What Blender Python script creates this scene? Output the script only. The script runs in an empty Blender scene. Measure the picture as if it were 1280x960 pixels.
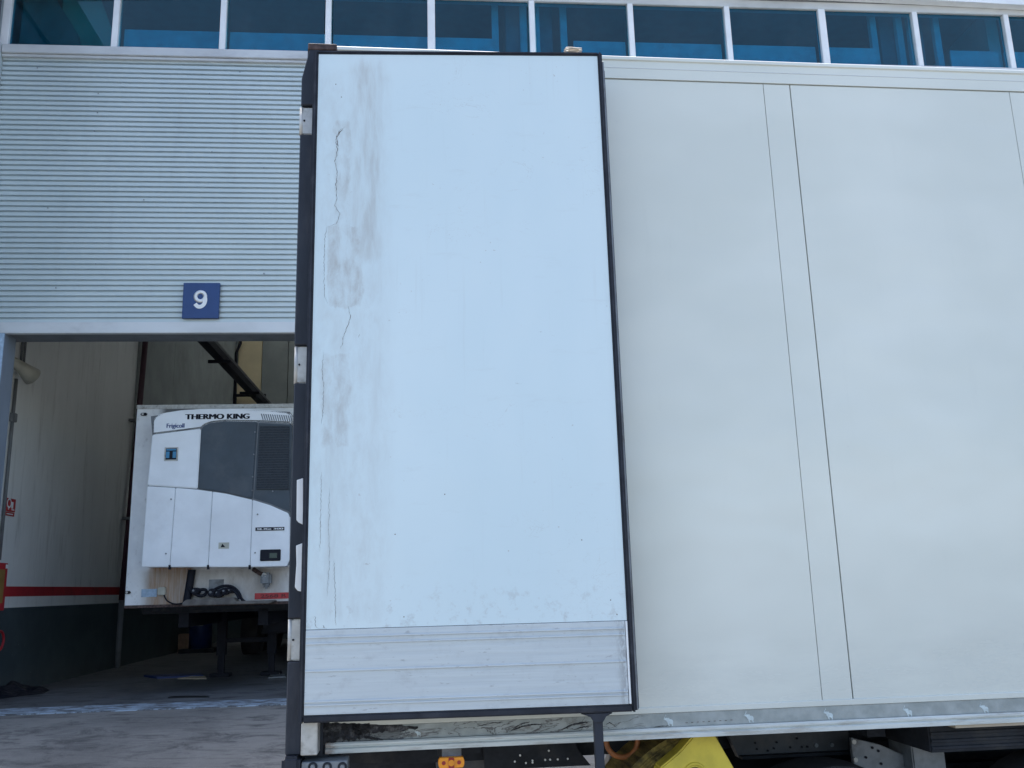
import bpy, bmesh, math, random
from math import radians, sin, cos, pi, tan
from mathutils import Vector, Matrix
from mathutils.geometry import tessellate_polygon
random.seed(7)
scene = bpy.context.scene
C = scene.collection

# ------------------------------------------------------------------ camera
CAM_Z = 1.68
F_PX, PITCH, ROLL = 1133.37, radians(12.607), radians(-1.5624)
cam_d = bpy.data.cameras.new('camera')
cam_d.sensor_width = 36.0
cam_d.lens = F_PX / 1280 * 36.0
cam_d.clip_start = 0.05
cam_d.clip_end = 2000
cam = bpy.data.objects.new('camera', cam_d)
C.objects.link(cam)
FW = Vector((0, cos(PITCH), sin(PITCH)))
UP0 = Vector((0, -sin(PITCH), cos(PITCH)))
RT0 = Vector((1, 0, 0))
RT = cos(ROLL) * RT0 + sin(ROLL) * UP0
UP = -sin(ROLL) * RT0 + cos(ROLL) * UP0
mw = Matrix((RT, UP, -FW)).transposed().to_4x4()
mw.translation = Vector((0, 0, CAM_Z))
cam.matrix_world = mw
scene.camera = cam

# ------------------------------------------------------------------ world, sun, exposure
SUN_EL, SUN_AZ = radians(69), radians(-12)      # sun stands behind the warehouse
world = bpy.data.worlds.new('World')
scene.world = world
world.use_nodes = True
wn = world.node_tree.nodes
wl = world.node_tree.links
wn.clear()
w_out = wn.new('ShaderNodeOutputWorld')
w_bg = wn.new('ShaderNodeBackground')
w_sky = wn.new('ShaderNodeTexSky')
w_sky.sky_type = 'NISHITA'
w_sky.sun_disc = False
w_sky.sun_elevation = SUN_EL
w_sky.sun_rotation = SUN_AZ
w_sky.air_density = 1.0
w_sky.dust_density = 2.5
w_sky.ozone_density = 0.6
w_bg.inputs['Strength'].default_value = 0.15
wl.new(w_sky.outputs['Color'], w_bg.inputs['Color'])
wl.new(w_bg.outputs['Background'], w_out.inputs['Surface'])
sun_d = bpy.data.lights.new('sun', 'SUN')
sun_d.energy = 3.5
sun_d.angle = radians(0.5)
sun_d.color = (1.0, 0.95, 0.88)
sun = bpy.data.objects.new('sun', sun_d)
C.objects.link(sun)
sdir = Vector((sin(SUN_AZ) * cos(SUN_EL), cos(SUN_AZ) * cos(SUN_EL), sin(SUN_EL)))
sun.rotation_euler = (-sdir).to_track_quat('-Z', 'Y').to_euler()
sun.location = sdir * 60
scene.view_settings.view_transform = 'Standard'
scene.view_settings.look = 'None'
scene.view_settings.gamma = 1.0
scene.view_settings.exposure = 1.39

# ------------------------------------------------------------------ frames (real planes of the place)
class Frame:
    """an upright frame: origin on the ground, x along it, y away from the viewer"""
    def __init__(s, y0, yaw):
        a = radians(yaw)
        s.o = Vector((0, y0, 0)); s.yaw = a
        s.x = Vector((cos(a), sin(a), 0)); s.y = Vector((-sin(a), cos(a), 0))
    def loc(s, p):
        d = p - s.o
        return Vector((d.dot(s.x), d.dot(s.y), p.z))
def sight(px, py):
    return RT * (px - 640) + UP * (480 - py) + FW * F_PX
CO = Vector((0, 0, CAM_Z))
def on(fr, px, py, y=0.0):
    """measured point of the photograph -> x, z on the plane y of a frame"""
    r = sight(px, py)
    t = ((fr.o + fr.y * y) - CO).dot(fr.y) / r.dot(fr.y)
    p = fr.loc(CO + r * t)
    return (p.x, p.z)
def side(fr, px, py, x):
    r = sight(px, py)
    t = ((fr.o + fr.x * x) - CO).dot(fr.x) / r.dot(fr.x)
    p = fr.loc(CO + r * t)
    return (p.y, p.z)
def floor_at(fr, px, py, z):
    r = sight(px, py)
    t = (z - CAM_Z) / r.z
    p = fr.loc(CO + r * t)
    return (p.x, p.y)

FT = Frame(3.554, 6.21)     # trailer side
FD = Frame(3.38, 3.41)      # opened door, folded against the side
FB = Frame(12.0, 5.11)      # warehouse facade
FR = Frame(13.5, 5.11)      # trailer parked in the bay
BAY = 0.348                 # level of the bay floor above the yard

# ------------------------------------------------------------------ mesh helpers
def link(name, me, m, parent=None):
    o = bpy.data.objects.new(name, me)
    C.objects.link(o)
    if m:
        me.materials.append(m)
    if parent is not None:
        o.parent = parent
    return o
def empty(name, loc, yaw, label, cat, group=None, parent=None):
    o = bpy.data.objects.new(name, None)
    o.empty_display_size = 0.3
    C.objects.link(o)
    o.location = loc
    o.rotation_euler = (0, 0, yaw)
    if parent is not None:
        o.parent = parent
    tag(o, label, cat, group)
    return o
def tag(o, label=None, cat=None, group=None, kind=None):
    if label: o['label'] = label
    if cat: o['category'] = cat
    if group: o['group'] = group
    if kind: o['kind'] = kind
    return o

class MB:
    def __init__(s): s.bm = bmesh.new()
    def _bev(s, geom_faces, b, seg=2):
        if b <= 0: return
        es = set()
        for f in geom_faces:
            for e in f.edges: es.add(e)
        bmesh.ops.bevel(s.bm, geom=list(es), offset=b, segments=seg, affect='EDGES', clamp_overlap=True)
    def box(s, x0, x1, y0, y1, z0, z1, b=0.0, seg=2):
        v = [s.bm.verts.new(p) for p in ((x0,y0,z0),(x1,y0,z0),(x1,y1,z0),(x0,y1,z0),(x0,y0,z1),(x1,y0,z1),(x1,y1,z1),(x0,y1,z1))]
        fs = [s.bm.faces.new([v[i] for i in q]) for q in ((3,2,1,0),(4,5,6,7),(0,1,5,4),(1,2,6,5),(2,3,7,6),(3,0,4,7))]
        s._bev(fs, b, seg)
        return s
    def prism(s, pts, y0, y1, b=0.0, seg=2, axis='y'):
        """polygon (x,z) extruded along y; axis 'x': polygon (y,z) along x; axis 'z': polygon (x,y) along z"""
        def P(a, c, d):
            if axis == 'y': return (a, d, c)
            if axis == 'x': return (d, a, c)
            return (a, c, d)
        n = len(pts)
        A = [s.bm.verts.new(P(a, c, y0)) for a, c in pts]
        B = [s.bm.verts.new(P(a, c, y1)) for a, c in pts]
        fs = []
        fs.append(s.bm.faces.new(A)); fs.append(s.bm.faces.new(B[::-1]))
        for i in range(n):
            fs.append(s.bm.faces.new([A[i], B[i], B[(i+1) % n], A[(i+1) % n]]))
        bmesh.ops.recalc_face_normals(s.bm, faces=fs)
        s._bev(fs, b, seg)
        return s
    def tube(s, path, r, n=10, caps=True):
        path = [Vector(p) for p in path]
        rings = []
        up = Vector((0, 0, 1))
        for i, p in enumerate(path):
            a = path[max(0, i-1)]; c = path[min(len(path)-1, i+1)]
            d = (c - a).normalized()
            if abs(d.dot(up)) > 0.95:
                u = d.cross(Vector((0, 1, 0))).normalized()
            else:
                u = d.cross(up).normalized()
            w = d.cross(u).normalized()
            rr = r[i] if isinstance(r, (list, tuple)) else r
            rings.append([s.bm.verts.new(p + rr*(cos(2*pi*k/n)*u + sin(2*pi*k/n)*w)) for k in range(n)])
        for i in range(len(rings)-1):
            for k in range(n):
                f = s.bm.faces.new([rings[i][k], rings[i][(k+1) % n], rings[i+1][(k+1) % n], rings[i+1][k]])
                f.smooth = True
        if caps:
            s.bm.faces.new(rings[0][::-1]); s.bm.faces.new(rings[-1])
        return s
    def ring(s, c, R, r, n=28, m=8, ax='y', squash=1.0, a0=0, a1=2*pi):
        rings = []
        full = abs(a1-a0-2*pi) < 1e-4
        cnt = n if full else n+1
        for i in range(cnt):
            a = a0 + (a1-a0)*i/n
            row = []
            for k in range(m):
                q = 2*pi*k/m
                rad = R + r*cos(q); h = r*squash*sin(q)
                if ax == 'y': p = (c[0]+rad*cos(a), c[1]+h, c[2]+rad*sin(a))
                elif ax == 'x': p = (c[0]+h, c[1]+rad*cos(a), c[2]+rad*sin(a))
                else: p = (c[0]+rad*cos(a), c[1]+rad*sin(a), c[2]+h)
                row.append(s.bm.verts.new(p))
            rings.append(row)
        for i in range(n):
            A, B = rings[i], rings[(i+1) % cnt]
            for k in range(m):
                f = s.bm.faces.new([A[k], A[(k+1) % m], B[(k+1) % m], B[k]]); f.smooth = True
        return s
    def disc(s, c, r, y0, y1, n=16):
        pts = [(c[0]+r*cos(2*pi*k/n), c[1]+r*sin(2*pi*k/n)) for k in range(n)]
        return s.prism(pts, y0, y1)
    def build(s, name, m, parent=None, smooth=False):
        me = bpy.data.meshes.new(name)
        bmesh.ops.recalc_face_normals(s.bm, faces=s.bm.faces[:])
        s.bm.to_mesh(me); s.bm.free()
        if smooth:
            for p in me.polygons: p.use_smooth = True
        return link(name, me, m, parent)

def flat_poly(name, pts, y, th, m, parent):
    """concave outline (x,z) as a thin plate, front face at y"""
    bm = bmesh.new()
    tris = tessellate_polygon([[Vector((a, 0, c)) for a, c in pts]])
    A = [bm.verts.new((a, y, c)) for a, c in pts]
    B = [bm.verts.new((a, y+th, c)) for a, c in pts]
    for t in tris:
        try:
            bm.faces.new([A[i] for i in t]); bm.faces.new([B[i] for i in reversed(t)])
        except ValueError: pass
    n = len(pts)
    for i in range(n):
        bm.faces.new([A[i], B[i], B[(i+1) % n], A[(i+1) % n]])
    bmesh.ops.recalc_face_normals(bm, faces=bm.faces[:])
    me = bpy.data.meshes.new(name); bm.to_mesh(me); bm.free()
    return link(name, me, m, parent)

def text_mesh(name, body, x0, x1, z0, z1, y, m, parent, weight=0.0, shear=0.0, th=0.002, rot=None, bold=0.0):
    """lettering fitted to the box x0..x1, z0..z1 on a plane facing the viewer"""
    cu = bpy.data.curves.new(name, 'FONT')
    cu.body = body; cu.offset = weight; cu.shear = shear; cu.extrude = 0.0
    cu.resolution_u = 4
    to = bpy.data.objects.new('t', cu)
    C.objects.link(to)
    dg = bpy.context.evaluated_depsgraph_get()
    me = bpy.data.meshes.new_from_object(to.evaluated_get(dg))
    bpy.data.objects.remove(to)
    xs = [v.co.x for v in me.vertices]; ys = [v.co.y for v in me.vertices]
    ax, bx, ay, by = min(xs), max(xs), min(ys), max(ys)
    for v in me.vertices:
        a = x0 + (v.co.x-ax)/(bx-ax)*(x1-x0); c = z0 + (v.co.y-ay)/(by-ay)*(z1-z0)
        v.co = rot(a, c, y) if rot else (a, y, c)
    me.materials.clear()
    if bold:
        bm = bmesh.new(); bm.from_mesh(me)
        for k_ in (1, 2):
            g_ = bmesh.ops.duplicate(bm, geom=[f for f in bm.faces if f.index < 10**9][:len(me.polygons)])
            for v in g_['geom']:
                if isinstance(v, bmesh.types.BMVert): v.co.x += bold*k_*.5; v.co.y -= .0006*k_
        bm.to_mesh(me); bm.free()
    return link(name, me, m, parent)

# ------------------------------------------------------------------ materials
class N:
    """tiny node-graph helper"""
    def __init__(s, name):
        s.m = bpy.data.materials.new(name); s.m.use_nodes = True
        s.nt = s.m.node_tree; s.n = s.nt.nodes; s.l = s.nt.links
        s.b = s.n['Principled BSDF']; s.out = s.n['Material Output']
        s.tc = s.n.new('ShaderNodeTexCoord')
    def set(s, sock, v):
        if hasattr(v, 'is_output') or isinstance(v, bpy.types.NodeSocket): s.l.new(v, sock)
        elif isinstance(v, (tuple, list)): sock.default_value = tuple(v) + ((1,) if len(v) == 3 and len(sock.default_value) == 4 else ())
        else: sock.default_value = v
    def co(s, sc=(1, 1, 1), loc=(0, 0, 0)):
        mp = s.n.new('ShaderNodeMapping'); s.l.new(s.tc.outputs['Object'], mp.inputs['Vector'])
        mp.inputs['Scale'].default_value = sc; mp.inputs['Location'].default_value = loc
        return mp.outputs['Vector']
    def noise(s, scale, sc=(1, 1, 1), det=4, rough=.55, loc=(0, 0, 0), dist=0.0):
        t = s.n.new('ShaderNodeTexNoise'); s.l.new(s.co(sc, loc), t.inputs['Vector'])
        t.inputs['Scale'].default_value = scale; t.inputs['Detail'].default_value = det
        t.inputs['Roughness'].default_value = rough; t.inputs['Distortion'].default_value = dist
        return t.outputs['Fac']
    def ramp(s, v, a, b, c=0.0, d=1.0, clamp=True):
        t = s.n.new('ShaderNodeMapRange'); t.clamp = clamp
        t.interpolation_type = 'SMOOTHSTEP' if clamp else 'LINEAR'
        s.l.new(v, t.inputs['Value'])
        for k, q in zip(('From Min', 'From Max', 'To Min', 'To Max'), (a, b, c, d)): t.inputs[k].default_value = q
        return t.outputs['Result']
    def math(s, op, a, b=0.0):
        t = s.n.new('ShaderNodeMath'); t.operation = op
        s.set(t.inputs[0], a); s.set(t.inputs[1], b)
        return t.outputs[0]
    def mul(s, *a):
        r = a[0]
        for q in a[1:]: r = s.math('MULTIPLY', r, q)
        return r
    def add(s, a, b): return s.math('ADD', a, b)
    def mx(s, a, b): return s.math('MAXIMUM', a, b)
    def mix(s, f, a, b):
        t = s.n.new('ShaderNodeMix'); t.data_type = 'RGBA'
        s.set(t.inputs[0], f); s.set(t.inputs[6], a); s.set(t.inputs[7], b)
        return t.outputs[2]
    def xyz(s):
        t = s.n.new('ShaderNodeSeparateXYZ'); s.l.new(s.tc.outputs['Object'], t.inputs[0])
        return t.outputs
    def bump(s, h, dist=0.002, st=1.0):
        t = s.n.new('ShaderNodeBump'); t.inputs['Distance'].default_value = dist; t.inputs['Strength'].default_value = st
        s.l.new(h, t.inputs['Height']); s.l.new(t.outputs[0], s.b.inputs['Normal'])
    def fin(s, col, rough=.5, metal=0.0, spec=.5, coat=0.0):
        s.set(s.b.inputs['Base Color'], col); s.set(s.b.inputs['Roughness'], rough)
        s.b.inputs['Metallic'].default_value = metal; s.b.inputs['Specular IOR Level'].default_value = spec
        s.b.inputs['Coat Weight'].default_value = coat
        return s.m

def simple(name, col, rough=.5, metal=0.0, var=.12, scale=6.0, dirt=None, damt=.35, bump=.0008, stretch=(1, 1, 1), spec=.5):
    g = N(name)
    n1 = g.noise(scale, stretch, 5)
    n2 = g.noise(scale*7, stretch, 3, loc=(3, 1, 2))
    lo = tuple(c*(1-var) for c in col); hi = tuple(min(1, c*(1+var)) for c in col)
    c = g.mix(g.ramp(n1, .3, .7), lo, hi)
    if dirt:
        d = g.mul(g.ramp(g.noise(scale*.6, stretch, 6, .65, (7, 5, 3)), .5, .72), damt)
        c = g.mix(d, c, dirt)
    g.bump(g.add(g.mul(n2, .5), n1), bump)
    return g.fin(c, g.ramp(n2, 0, 1, rough*.85, min(1, rough*1.15)), metal, spec)

def facing_box(g, x0, x1, z0, z1, soft, nx):
    """soft-edged irregular patch mask in object x/z"""
    o = g.xyz()
    x = g.add(o[0], nx); z = g.add(o[2], nx)
    a = g.ramp(x, x0-soft, x0+soft); b = g.ramp(x, x1-soft, x1+soft, 1, 0)
    c = g.ramp(z, z0-soft, z0+soft); d = g.ramp(z, z1-soft, z1+soft, 1, 0)
    return g.mul(a, b, c, d)

def D2(px, py): return on(FD, px, py)
def mat_door():
    g = N('door_paint')
    wob = g.math('MULTIPLY_ADD', g.noise(9, (1, 1, .5), 5, .7), .05)
    wob = g.mul(g.math('SUBTRACT', g.noise(9, (1, 1, .45), 5, .7), .5), .09)
    fine = g.ramp(g.noise(15, (1.5, 1, .6), 7, .68, (1, 2, 3), .3), .32, .78, .15, 1)
    streak = g.ramp(g.noise(9, (2.4, 1, .35), 7, .66, (4, 0, 1), .2), .30, .78, .1, 1)
    def patch(pa, pb, soft, w, tex):
        (xa, za), (xb, zb) = D2(*pa), D2(*pb)
        return g.mul(facing_box(g, xa, xb, zb, za, soft, wob), w, tex)
    d = patch((440, 80), (476, 330), .035, .60, streak)
    d = g.mx(d, patch((409, 282), (452, 384), .008, .70, fine))
    d = g.mx(d, patch((418, 150), (440, 285), .012, .55, fine))
    d = g.mx(d, patch((404, 440), (436, 560), .010, .60, fine))
    d = g.mx(d, patch((398, 540), (432, 780), .04, .35, streak))
    d = g.mx(d, patch((462, 330), (486, 640), .04, .28, streak))
    d = g.mx(d, patch((396, 90), (480, 780), .05, .27, fine))
    lowr = g.mul(g.ramp(g.xyz()[2], D2(600, 770)[1], D2(600, 700)[1], .35, 0), g.ramp(g.noise(22, det=6, rough=.7), .52, .70))
    d = g.mx(d, lowr)
    spk = g.mul(g.ramp(g.noise(60, det=2), .70, .76), g.ramp(g.noise(3.0, det=3, loc=(9, 1, 4)), .5, .62), .5)
    d = g.mx(d, spk)
    hz = g.mul(g.ramp(g.noise(7, (.5, 1, 2.2), 7, .72, (6, 2, 9)), .56, .74), .10)
    vt = g.mul(g.ramp(g.noise(10, (3, 1, .12), 4, .6, (2, 8, 5)), .58, .78), .10)
    scr = g.mul(g.ramp(g.math('ABSOLUTE', g.math('SUBTRACT', g.noise(3.5, (1, 1, 1.4), 5, .6, (5, 5, 2), 1.5), .5)), 0, .004, 1, 0), g.ramp(g.noise(2.5, det=3, loc=(1, 9, 3)), .55, .65), .22)
    d = g.mx(g.mx(d, hz), g.mx(vt, scr))
    base = g.mix(g.ramp(g.noise(1.6, (1, 1, .5), 3), .3, .7), (.605, .725, .76), (.645, .755, .785))
    c = g.mix(d, base, (.34, .32, .30))
    g.bump(g.add(g.noise(2.2, det=2), g.mul(g.noise(120, det=2), .006)), .012, .5)
    return g.fin(c, g.ramp(d, 0, .5, .30, .62))
def mat_side():
    g = N('cream_side_paint')
    s1 = g.ramp(g.noise(1.1, (.7, 1, 1.2), 3), .32, .70)
    base = g.mix(s1, (.63, .66, .605), (.72, .745, .685))  # broad tone variation paints in soft glossy shading
    o = g.xyz()
    low = g.mul(g.ramp(o[2], 1.2, 1.65, .30, 0), g.ramp(g.noise(3, (.4, 1, 1.6), 5, .7), .35, .7))
    st = g.mul(g.ramp(g.noise(7, (2, 1, .25), 6, .65), .56, .80), .08)
    sp = g.mul(g.ramp(g.noise(46, det=3, loc=(2, 2, 2)), .70, .75), .25)
    d = g.mx(g.mx(low, st), sp)
    c = g.mix(d, base, (.42, .43, .41))
    g.bump(g.add(g.noise(.9, (1, 1, 1.3), 3), g.mul(g.noise(90, det=2), .003)), .05, .5)
    return g.fin(c, g.ramp(d, 0, .4, .20, .45))
def mat_kick():
    g = N('brushed_kick_plate')
    n = g.noise(40, (.08, 1, 2.5), 4)
    c = g.mix(g.ramp(n, .25, .75), (.485, .54, .575), (.535, .59, .62))
    blot = g.ramp(g.noise(9, (1, 1, 1.2), 6, .75, (3, 3, 3)), .50, .72, 0, .24)
    scr = g.mul(g.ramp(g.noise(60, (.35, 1, 1.6), 4, .7, (8, 2, 1)), .62, .70), .5)
    o = g.xyz()
    edge = g.mul(g.ramp(o[0], D2(765, 830)[0], D2(786, 830)[0]), g.ramp(g.noise(30, (1.5, 1, .6), 5, .75), .42, .58), .8)
    c = g.mix(g.mx(g.mx(blot, scr), edge), c, (.25, .26, .28))
    g.bump(n, .0008)
    return g.fin(c, .45, .35)
def mat_band():
    """grey scuff band: tar-black grime near the rear, scratches further on"""
    g = N('scuffed_grey_band')
    o = g.xyz()
    base = g.mix(g.ramp(g.noise(18, (1, 1, 1), 5), .35, .7), (.27, .30, .29), (.36, .39, .38))
    x0 = on(FT, 403, 930)[0]; x1 = on(FT, 470, 930)[0]; x2 = on(FT, 560, 915)[0]; x3 = on(FT, 770, 905)[0]
    tar = g.ramp(g.math('SUBTRACT', g.add(g.ramp(o[0], x1, x2, 1.0, .25), g.mul(g.noise(14, (1, 1, 1.6), 6, .75), .9)), 1.12), 0, .10)
    topdirt = g.ramp(o[2], 1.165, 1.20, .62, 1)
    tar = g.mul(tar, topdirt)
    scr = g.mul(g.ramp(g.math('ABSOLUTE', g.math('SUBTRACT', g.noise(5, (1, 1, 3.0), 6, .6, (2, 0, 1), 1.2), .5)), .0, .022, 1, 0), g.ramp(o[0], x3, x3+.18, 1, 0), .85)
    blot = g.mul(g.ramp(g.noise(7, (1, 1, 3), 6, .7, (5, 1, 8)), .55, .66), g.ramp(o[0], x3, x3+.15, 1, 0), .7)
    c = g.mix(blot, base, (.12, .105, .09))
    c = g.mix(scr, c, (.045, .035, .035))
    c = g.mix(tar, c, (.012, .013, .018))
    g.bump(g.add(g.noise(30, det=5), tar), .004, .6)
    return g.fin(c, .6)
def mat_rail():
    g = N('white_floor_rail')
    o = g.xyz()
    base = g.mix(g.ramp(g.noise(8, (.5, 1, 2), 5), .35, .7), (.50, .53, .50), (.62, .65, .62))
    x0 = on(FT, 405, 935)[0]; x1 = on(FT, 455, 935)[0]
    rust = g.ramp(g.math('SUBTRACT', g.add(g.ramp(o[0], x0-.02, x1+.02, 1, 0), g.mul(g.noise(30, det=5, rough=.7), .8)), 1.05), 0, .35)
    grime = g.mul(g.ramp(g.noise(12, (.35, 1, 3), 6, .7, (3, 4, 1)), .50, .64), .6)
    c = g.mix(grime, base, (.34, .32, .28))
    c = g.mix(g.mul(rust, .85), c, (.17, .085, .045))
    g.bump(g.noise(40, det=3), .001)
    return g.fin(c, .45)
def mat_front():
    """front wall of the trailer in the bay, rust runs under the cooling unit"""
    g = N('stained_front_wall')
    o = g.xyz()
    base = g.mix(g.ramp(g.noise(5, det=5), .35, .7), (.72, .74, .75), (.80, .82, .82))
    a, za = on(FR, 188, 712); b, zb = on(FR, 238, 757)
    a2 = on(FR, 182, 730)[0]; b2 = on(FR, 300, 730)[0]
    wob = g.mul(g.math('SUBTRACT', g.noise(6, (1, 1, .3), 4), .5), .18)
    m1 = g.mul(facing_box(g, a, b, 1.3, za+.2, .05, wob), g.ramp(g.noise(24, (1.6, 1, .12), 5, .65), .30, .66, .5, 1.0))
    a3 = on(FR, 186, 730)[0]; b3 = on(FR, 196, 730)[0]
    m2 = g.mul(facing_box(g, a3, b3, 1.3, za+.2, .03, wob), .55)
    c = g.mix(g.mx(m1, m2), base, (.36, .17, .05))
    lowd = g.mul(g.ramp(o[2], za-.05, za+.02, .8, 0), g.ramp(g.noise(4, (1, 1, .35), 6, .7, (8, 1, 1)), .25, .75, .35, 1))
    c = g.mix(g.mul(lowd, g.ramp(o[0], a-.18, a)), c, (.30, .26, .22))
    gr = g.mul(g.ramp(g.noise(9, (1, 1, .6), 6, .7, (4, 2, 2)), .55, .72), .5)
    c = g.mix(gr, c, (.30, .29, .28))
    xs0, zs0 = on(FR, 195, 508); xs1, zs1 = on(FR, 245, 520)
    soot = g.mul(facing_box(g, xs0+.1, xs1, zs1-.05, zs0+.3, .08, wob), .85)
    c = g.mix(soot, c, (.03, .03, .03))
    return g.fin(c, .5)
def mat_floor(name, a, b, dark, wet):
    g = N(name)
    n = g.noise(.55, (1, .6, 1), 7, .62)
    c = g.mix(g.ramp(n, .38, .62), a, b)
    st = g.ramp(g.noise(2.2, (.8, 1.4, 1), 9, .74, (3, 7, 0), .6), .48, .64, 0, .85)
    c = g.mix(st, c, dark)
    tr = g.ramp(g.noise(4.0, (.35, 2.2, 1), 8, .7, (1, 2, 0), .8), .52, .66, 0, .6)
    c = g.mix(tr, c, tuple(q*.55 for q in a))
    ag = g.noise(140, det=3)
    c = g.mix(g.ramp(ag, .52, .7, 0, .55), c, tuple(min(1, q*1.5) for q in b))
    g.bump(g.add(g.mul(ag, .4), g.noise(12, det=5)), .004, .5)
    return g.fin(c, g.ramp(n, .35, .65, wet, .9))
def mat_wall_white():
    g = N('bay_wall_paint')
    c = g.mix(g.ramp(g.noise(1.1, (1, 1, .4), 6, .65), .35, .7), (.70, .72, .71), (.78, .80, .79))
    st = g.mul(g.ramp(g.noise(5, (1, 1, .12), 5, .7, (2, 6, 0)), .52, .72), .35)
    c = g.mix(st, c, (.30, .29, .27))
    g.bump(g.noise(40, det=4), .002, .5)
    return g.fin(c, .75)
def mat_base():
    g = N('green_base_paint_and_shade')
    c = g.mix(g.ramp(g.noise(1.4, det=6, rough=.65), .35, .7), (.036, .056, .066), (.052, .078, .09))
    sp = g.ramp(g.noise(20, det=3, rough=.6), .72, .76, 0, .8)
    c = g.mix(sp, c, (.30, .33, .33))
    dust = g.ramp(g.xyz()[2], BAY, BAY+.5, .4, 0)
    c = g.mix(g.mul(dust, g.noise(6, det=5)), c, (.12, .11, .10))
    return g.fin(c, .7)
def mat_clad():
    g = N('ribbed_cladding_silver')
    c = g.mix(g.ramp(g.noise(.6, (1, 1, 1), 5), .3, .7), (.455, .53, .555), (.52, .595, .62))
    st = g.mul(g.ramp(g.noise(3, (1.5, 1, .15), 5, .65), .52, .75), .12)
    c = g.mix(st, c, (.24, .26, .29))
    g.bump(g.noise(2.5, (.6, 1, 1), 3), .006, .4)
    return g.fin(c, .42, .25)
def mat_glass():
    g = N('tinted_blue_glass')
    n = g.n
    tr = n.new('ShaderNodeBsdfTransparent'); tr.inputs['Color'].default_value = (.08, .60, .72, 1)
    gl = n.new('ShaderNodeBsdfGlossy'); gl.inputs['Roughness'].default_value = .02; gl.inputs['Color'].default_value = (.50, .80, .86, 1)
    fr = n.new('ShaderNodeFresnel'); fr.inputs['IOR'].default_value = 1.75
    mx = n.new('ShaderNodeMixShader')
    w = g.noise(.8, det=1)
    bp = n.new('ShaderNodeBump'); bp.inputs['Distance'].default_value = .01; bp.inputs['Strength'].default_value = .15
    g.l.new(w, bp.inputs['Height']); g.l.new(bp.outputs[0], gl.inputs['Normal'])
    geo = n.new('ShaderNodeNewGeometry'); ff = g.mul(fr.outputs[0], g.math('SUBTRACT', 1.0, geo.outputs['Backfacing']))
    g.l.new(ff, mx.inputs[0]); g.l.new(tr.outputs[0], mx.inputs[1]); g.l.new(gl.outputs[0], mx.inputs[2])
    df = n.new('ShaderNodeBsdfDiffuse'); df.inputs['Color'].default_value = (.4, .45, .5, 1)
    m2 = n.new('ShaderNodeMixShader'); g.l.new(g.ramp(g.noise(2.2, (1, 1, .4), 6, .7), .35, .8, 0, .025), m2.inputs[0])
    g.l.new(mx.outputs[0], m2.inputs[1]); g.l.new(df.outputs[0], m2.inputs[2])
    g.l.new(m2.outputs[0], g.out.inputs['Surface'])
    return g.m
def mat_strip():
    g = N('worn_blue_grey_line')
    m = g.ramp(g.noise(5, (1, 2.5, 1), 7, .72, (1, 5, 0)), .44, .56)
    c = g.mix(m, (.40, .50, .60), (.10, .105, .11))
    g.bump(g.noise(20, det=4), .003)
    return g.fin(c, .55)

M = {}
M['door'] = mat_door(); M['side'] = mat_side(); M['kick'] = mat_kick(); M['band'] = mat_band(); M['rail'] = mat_rail()
M['front'] = mat_front(); M['clad'] = mat_clad(); M['glass'] = mat_glass(); M['wallw'] = mat_wall_white(); M['base'] = mat_base()
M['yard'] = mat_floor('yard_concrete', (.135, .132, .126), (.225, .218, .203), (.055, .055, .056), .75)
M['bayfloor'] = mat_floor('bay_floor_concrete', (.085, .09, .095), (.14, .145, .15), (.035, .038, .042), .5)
M['strip'] = mat_strip()
M['rubber'] = simple('black_rubber', (.021, .025, .035), .55, var=.25, scale=12, dirt=(.08, .08, .09), damt=.4, spec=.25)
M['post'] = simple('dark_post_paint', (.022, .027, .038), .5, var=.2, scale=8, dirt=(.09, .09, .10), damt=.4, stretch=(1, 1, .3), spec=.25)
M['hinge'] = simple('dull_aluminium', (.46, .46, .44), .5, .4, var=.12, scale=22, dirt=(.16, .14, .11), damt=.8)
M['steel'] = simple('galvanised_grey_steel', (.20, .22, .24), .55, .3, var=.2, scale=14, dirt=(.08, .075, .07), damt=.7)
M['chassis'] = simple('dark_chassis_paint', (.024, .028, .036), .65, var=.25, scale=9, dirt=(.07, .066, .06), damt=.5, spec=.2)
M['web'] = simple('grey_black_web_paint', (.075, .082, .095), .6, var=.2, scale=9, dirt=(.14, .13, .12), damt=.5)
M['joint'] = simple('black_joint_sealant', (.035, .035, .035), .8)
M['emblem'] = simple('pale_print', (.52, .60, .61), .6, var=.1, scale=60, dirt=(.3, .34, .34), damt=.8)
M['crack'] = simple('crack_grime', (.14, .125, .115), .9, var=.4, scale=60)
M['brownrub'] = simple('weathered_brown_rubber', (.07, .045, .04), .8, var=.5, scale=30)
M['orange'] = simple('amber_lens', (.85, .30, .015), .25, var=.1, scale=30)
M['red'] = simple('red_lens', (.30, .02, .015), .35)
M['hose'] = simple('orange_hose', (.33, .12, .04), .55, var=.3, scale=20)
M['yellow'] = simple('yellow_paint', (.66, .53, .06), .5, var=.15, scale=7, dirt=(.22, .17, .03), damt=.7)
M['mud'] = simple('muddy_rubber', (.16, .12, .03), .8, var=.7, scale=26, stretch=(1, .15, 1), bump=.01)
M['beige'] = simple('faded_beige_strap', (.55, .50, .42), .8, var=.2, scale=40)
M['wood'] = simple('beige_timber_edge', (.42, .36, .28), .8, var=.2, scale=12, stretch=(.2, 1, 1))
M['white'] = simple('white_coated_panel', (.77, .81, .84), .35, var=.06, scale=2, dirt=(.46, .47, .48), damt=.3)
M['charcoal'] = simple('charcoal_plastic', (.036, .054, .072), .5, var=.14, scale=3, dirt=(.10, .11, .12), damt=.35)
M['grille'] = simple('black_mesh_grille', (.016, .024, .034), .7, var=.4, scale=60)
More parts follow.
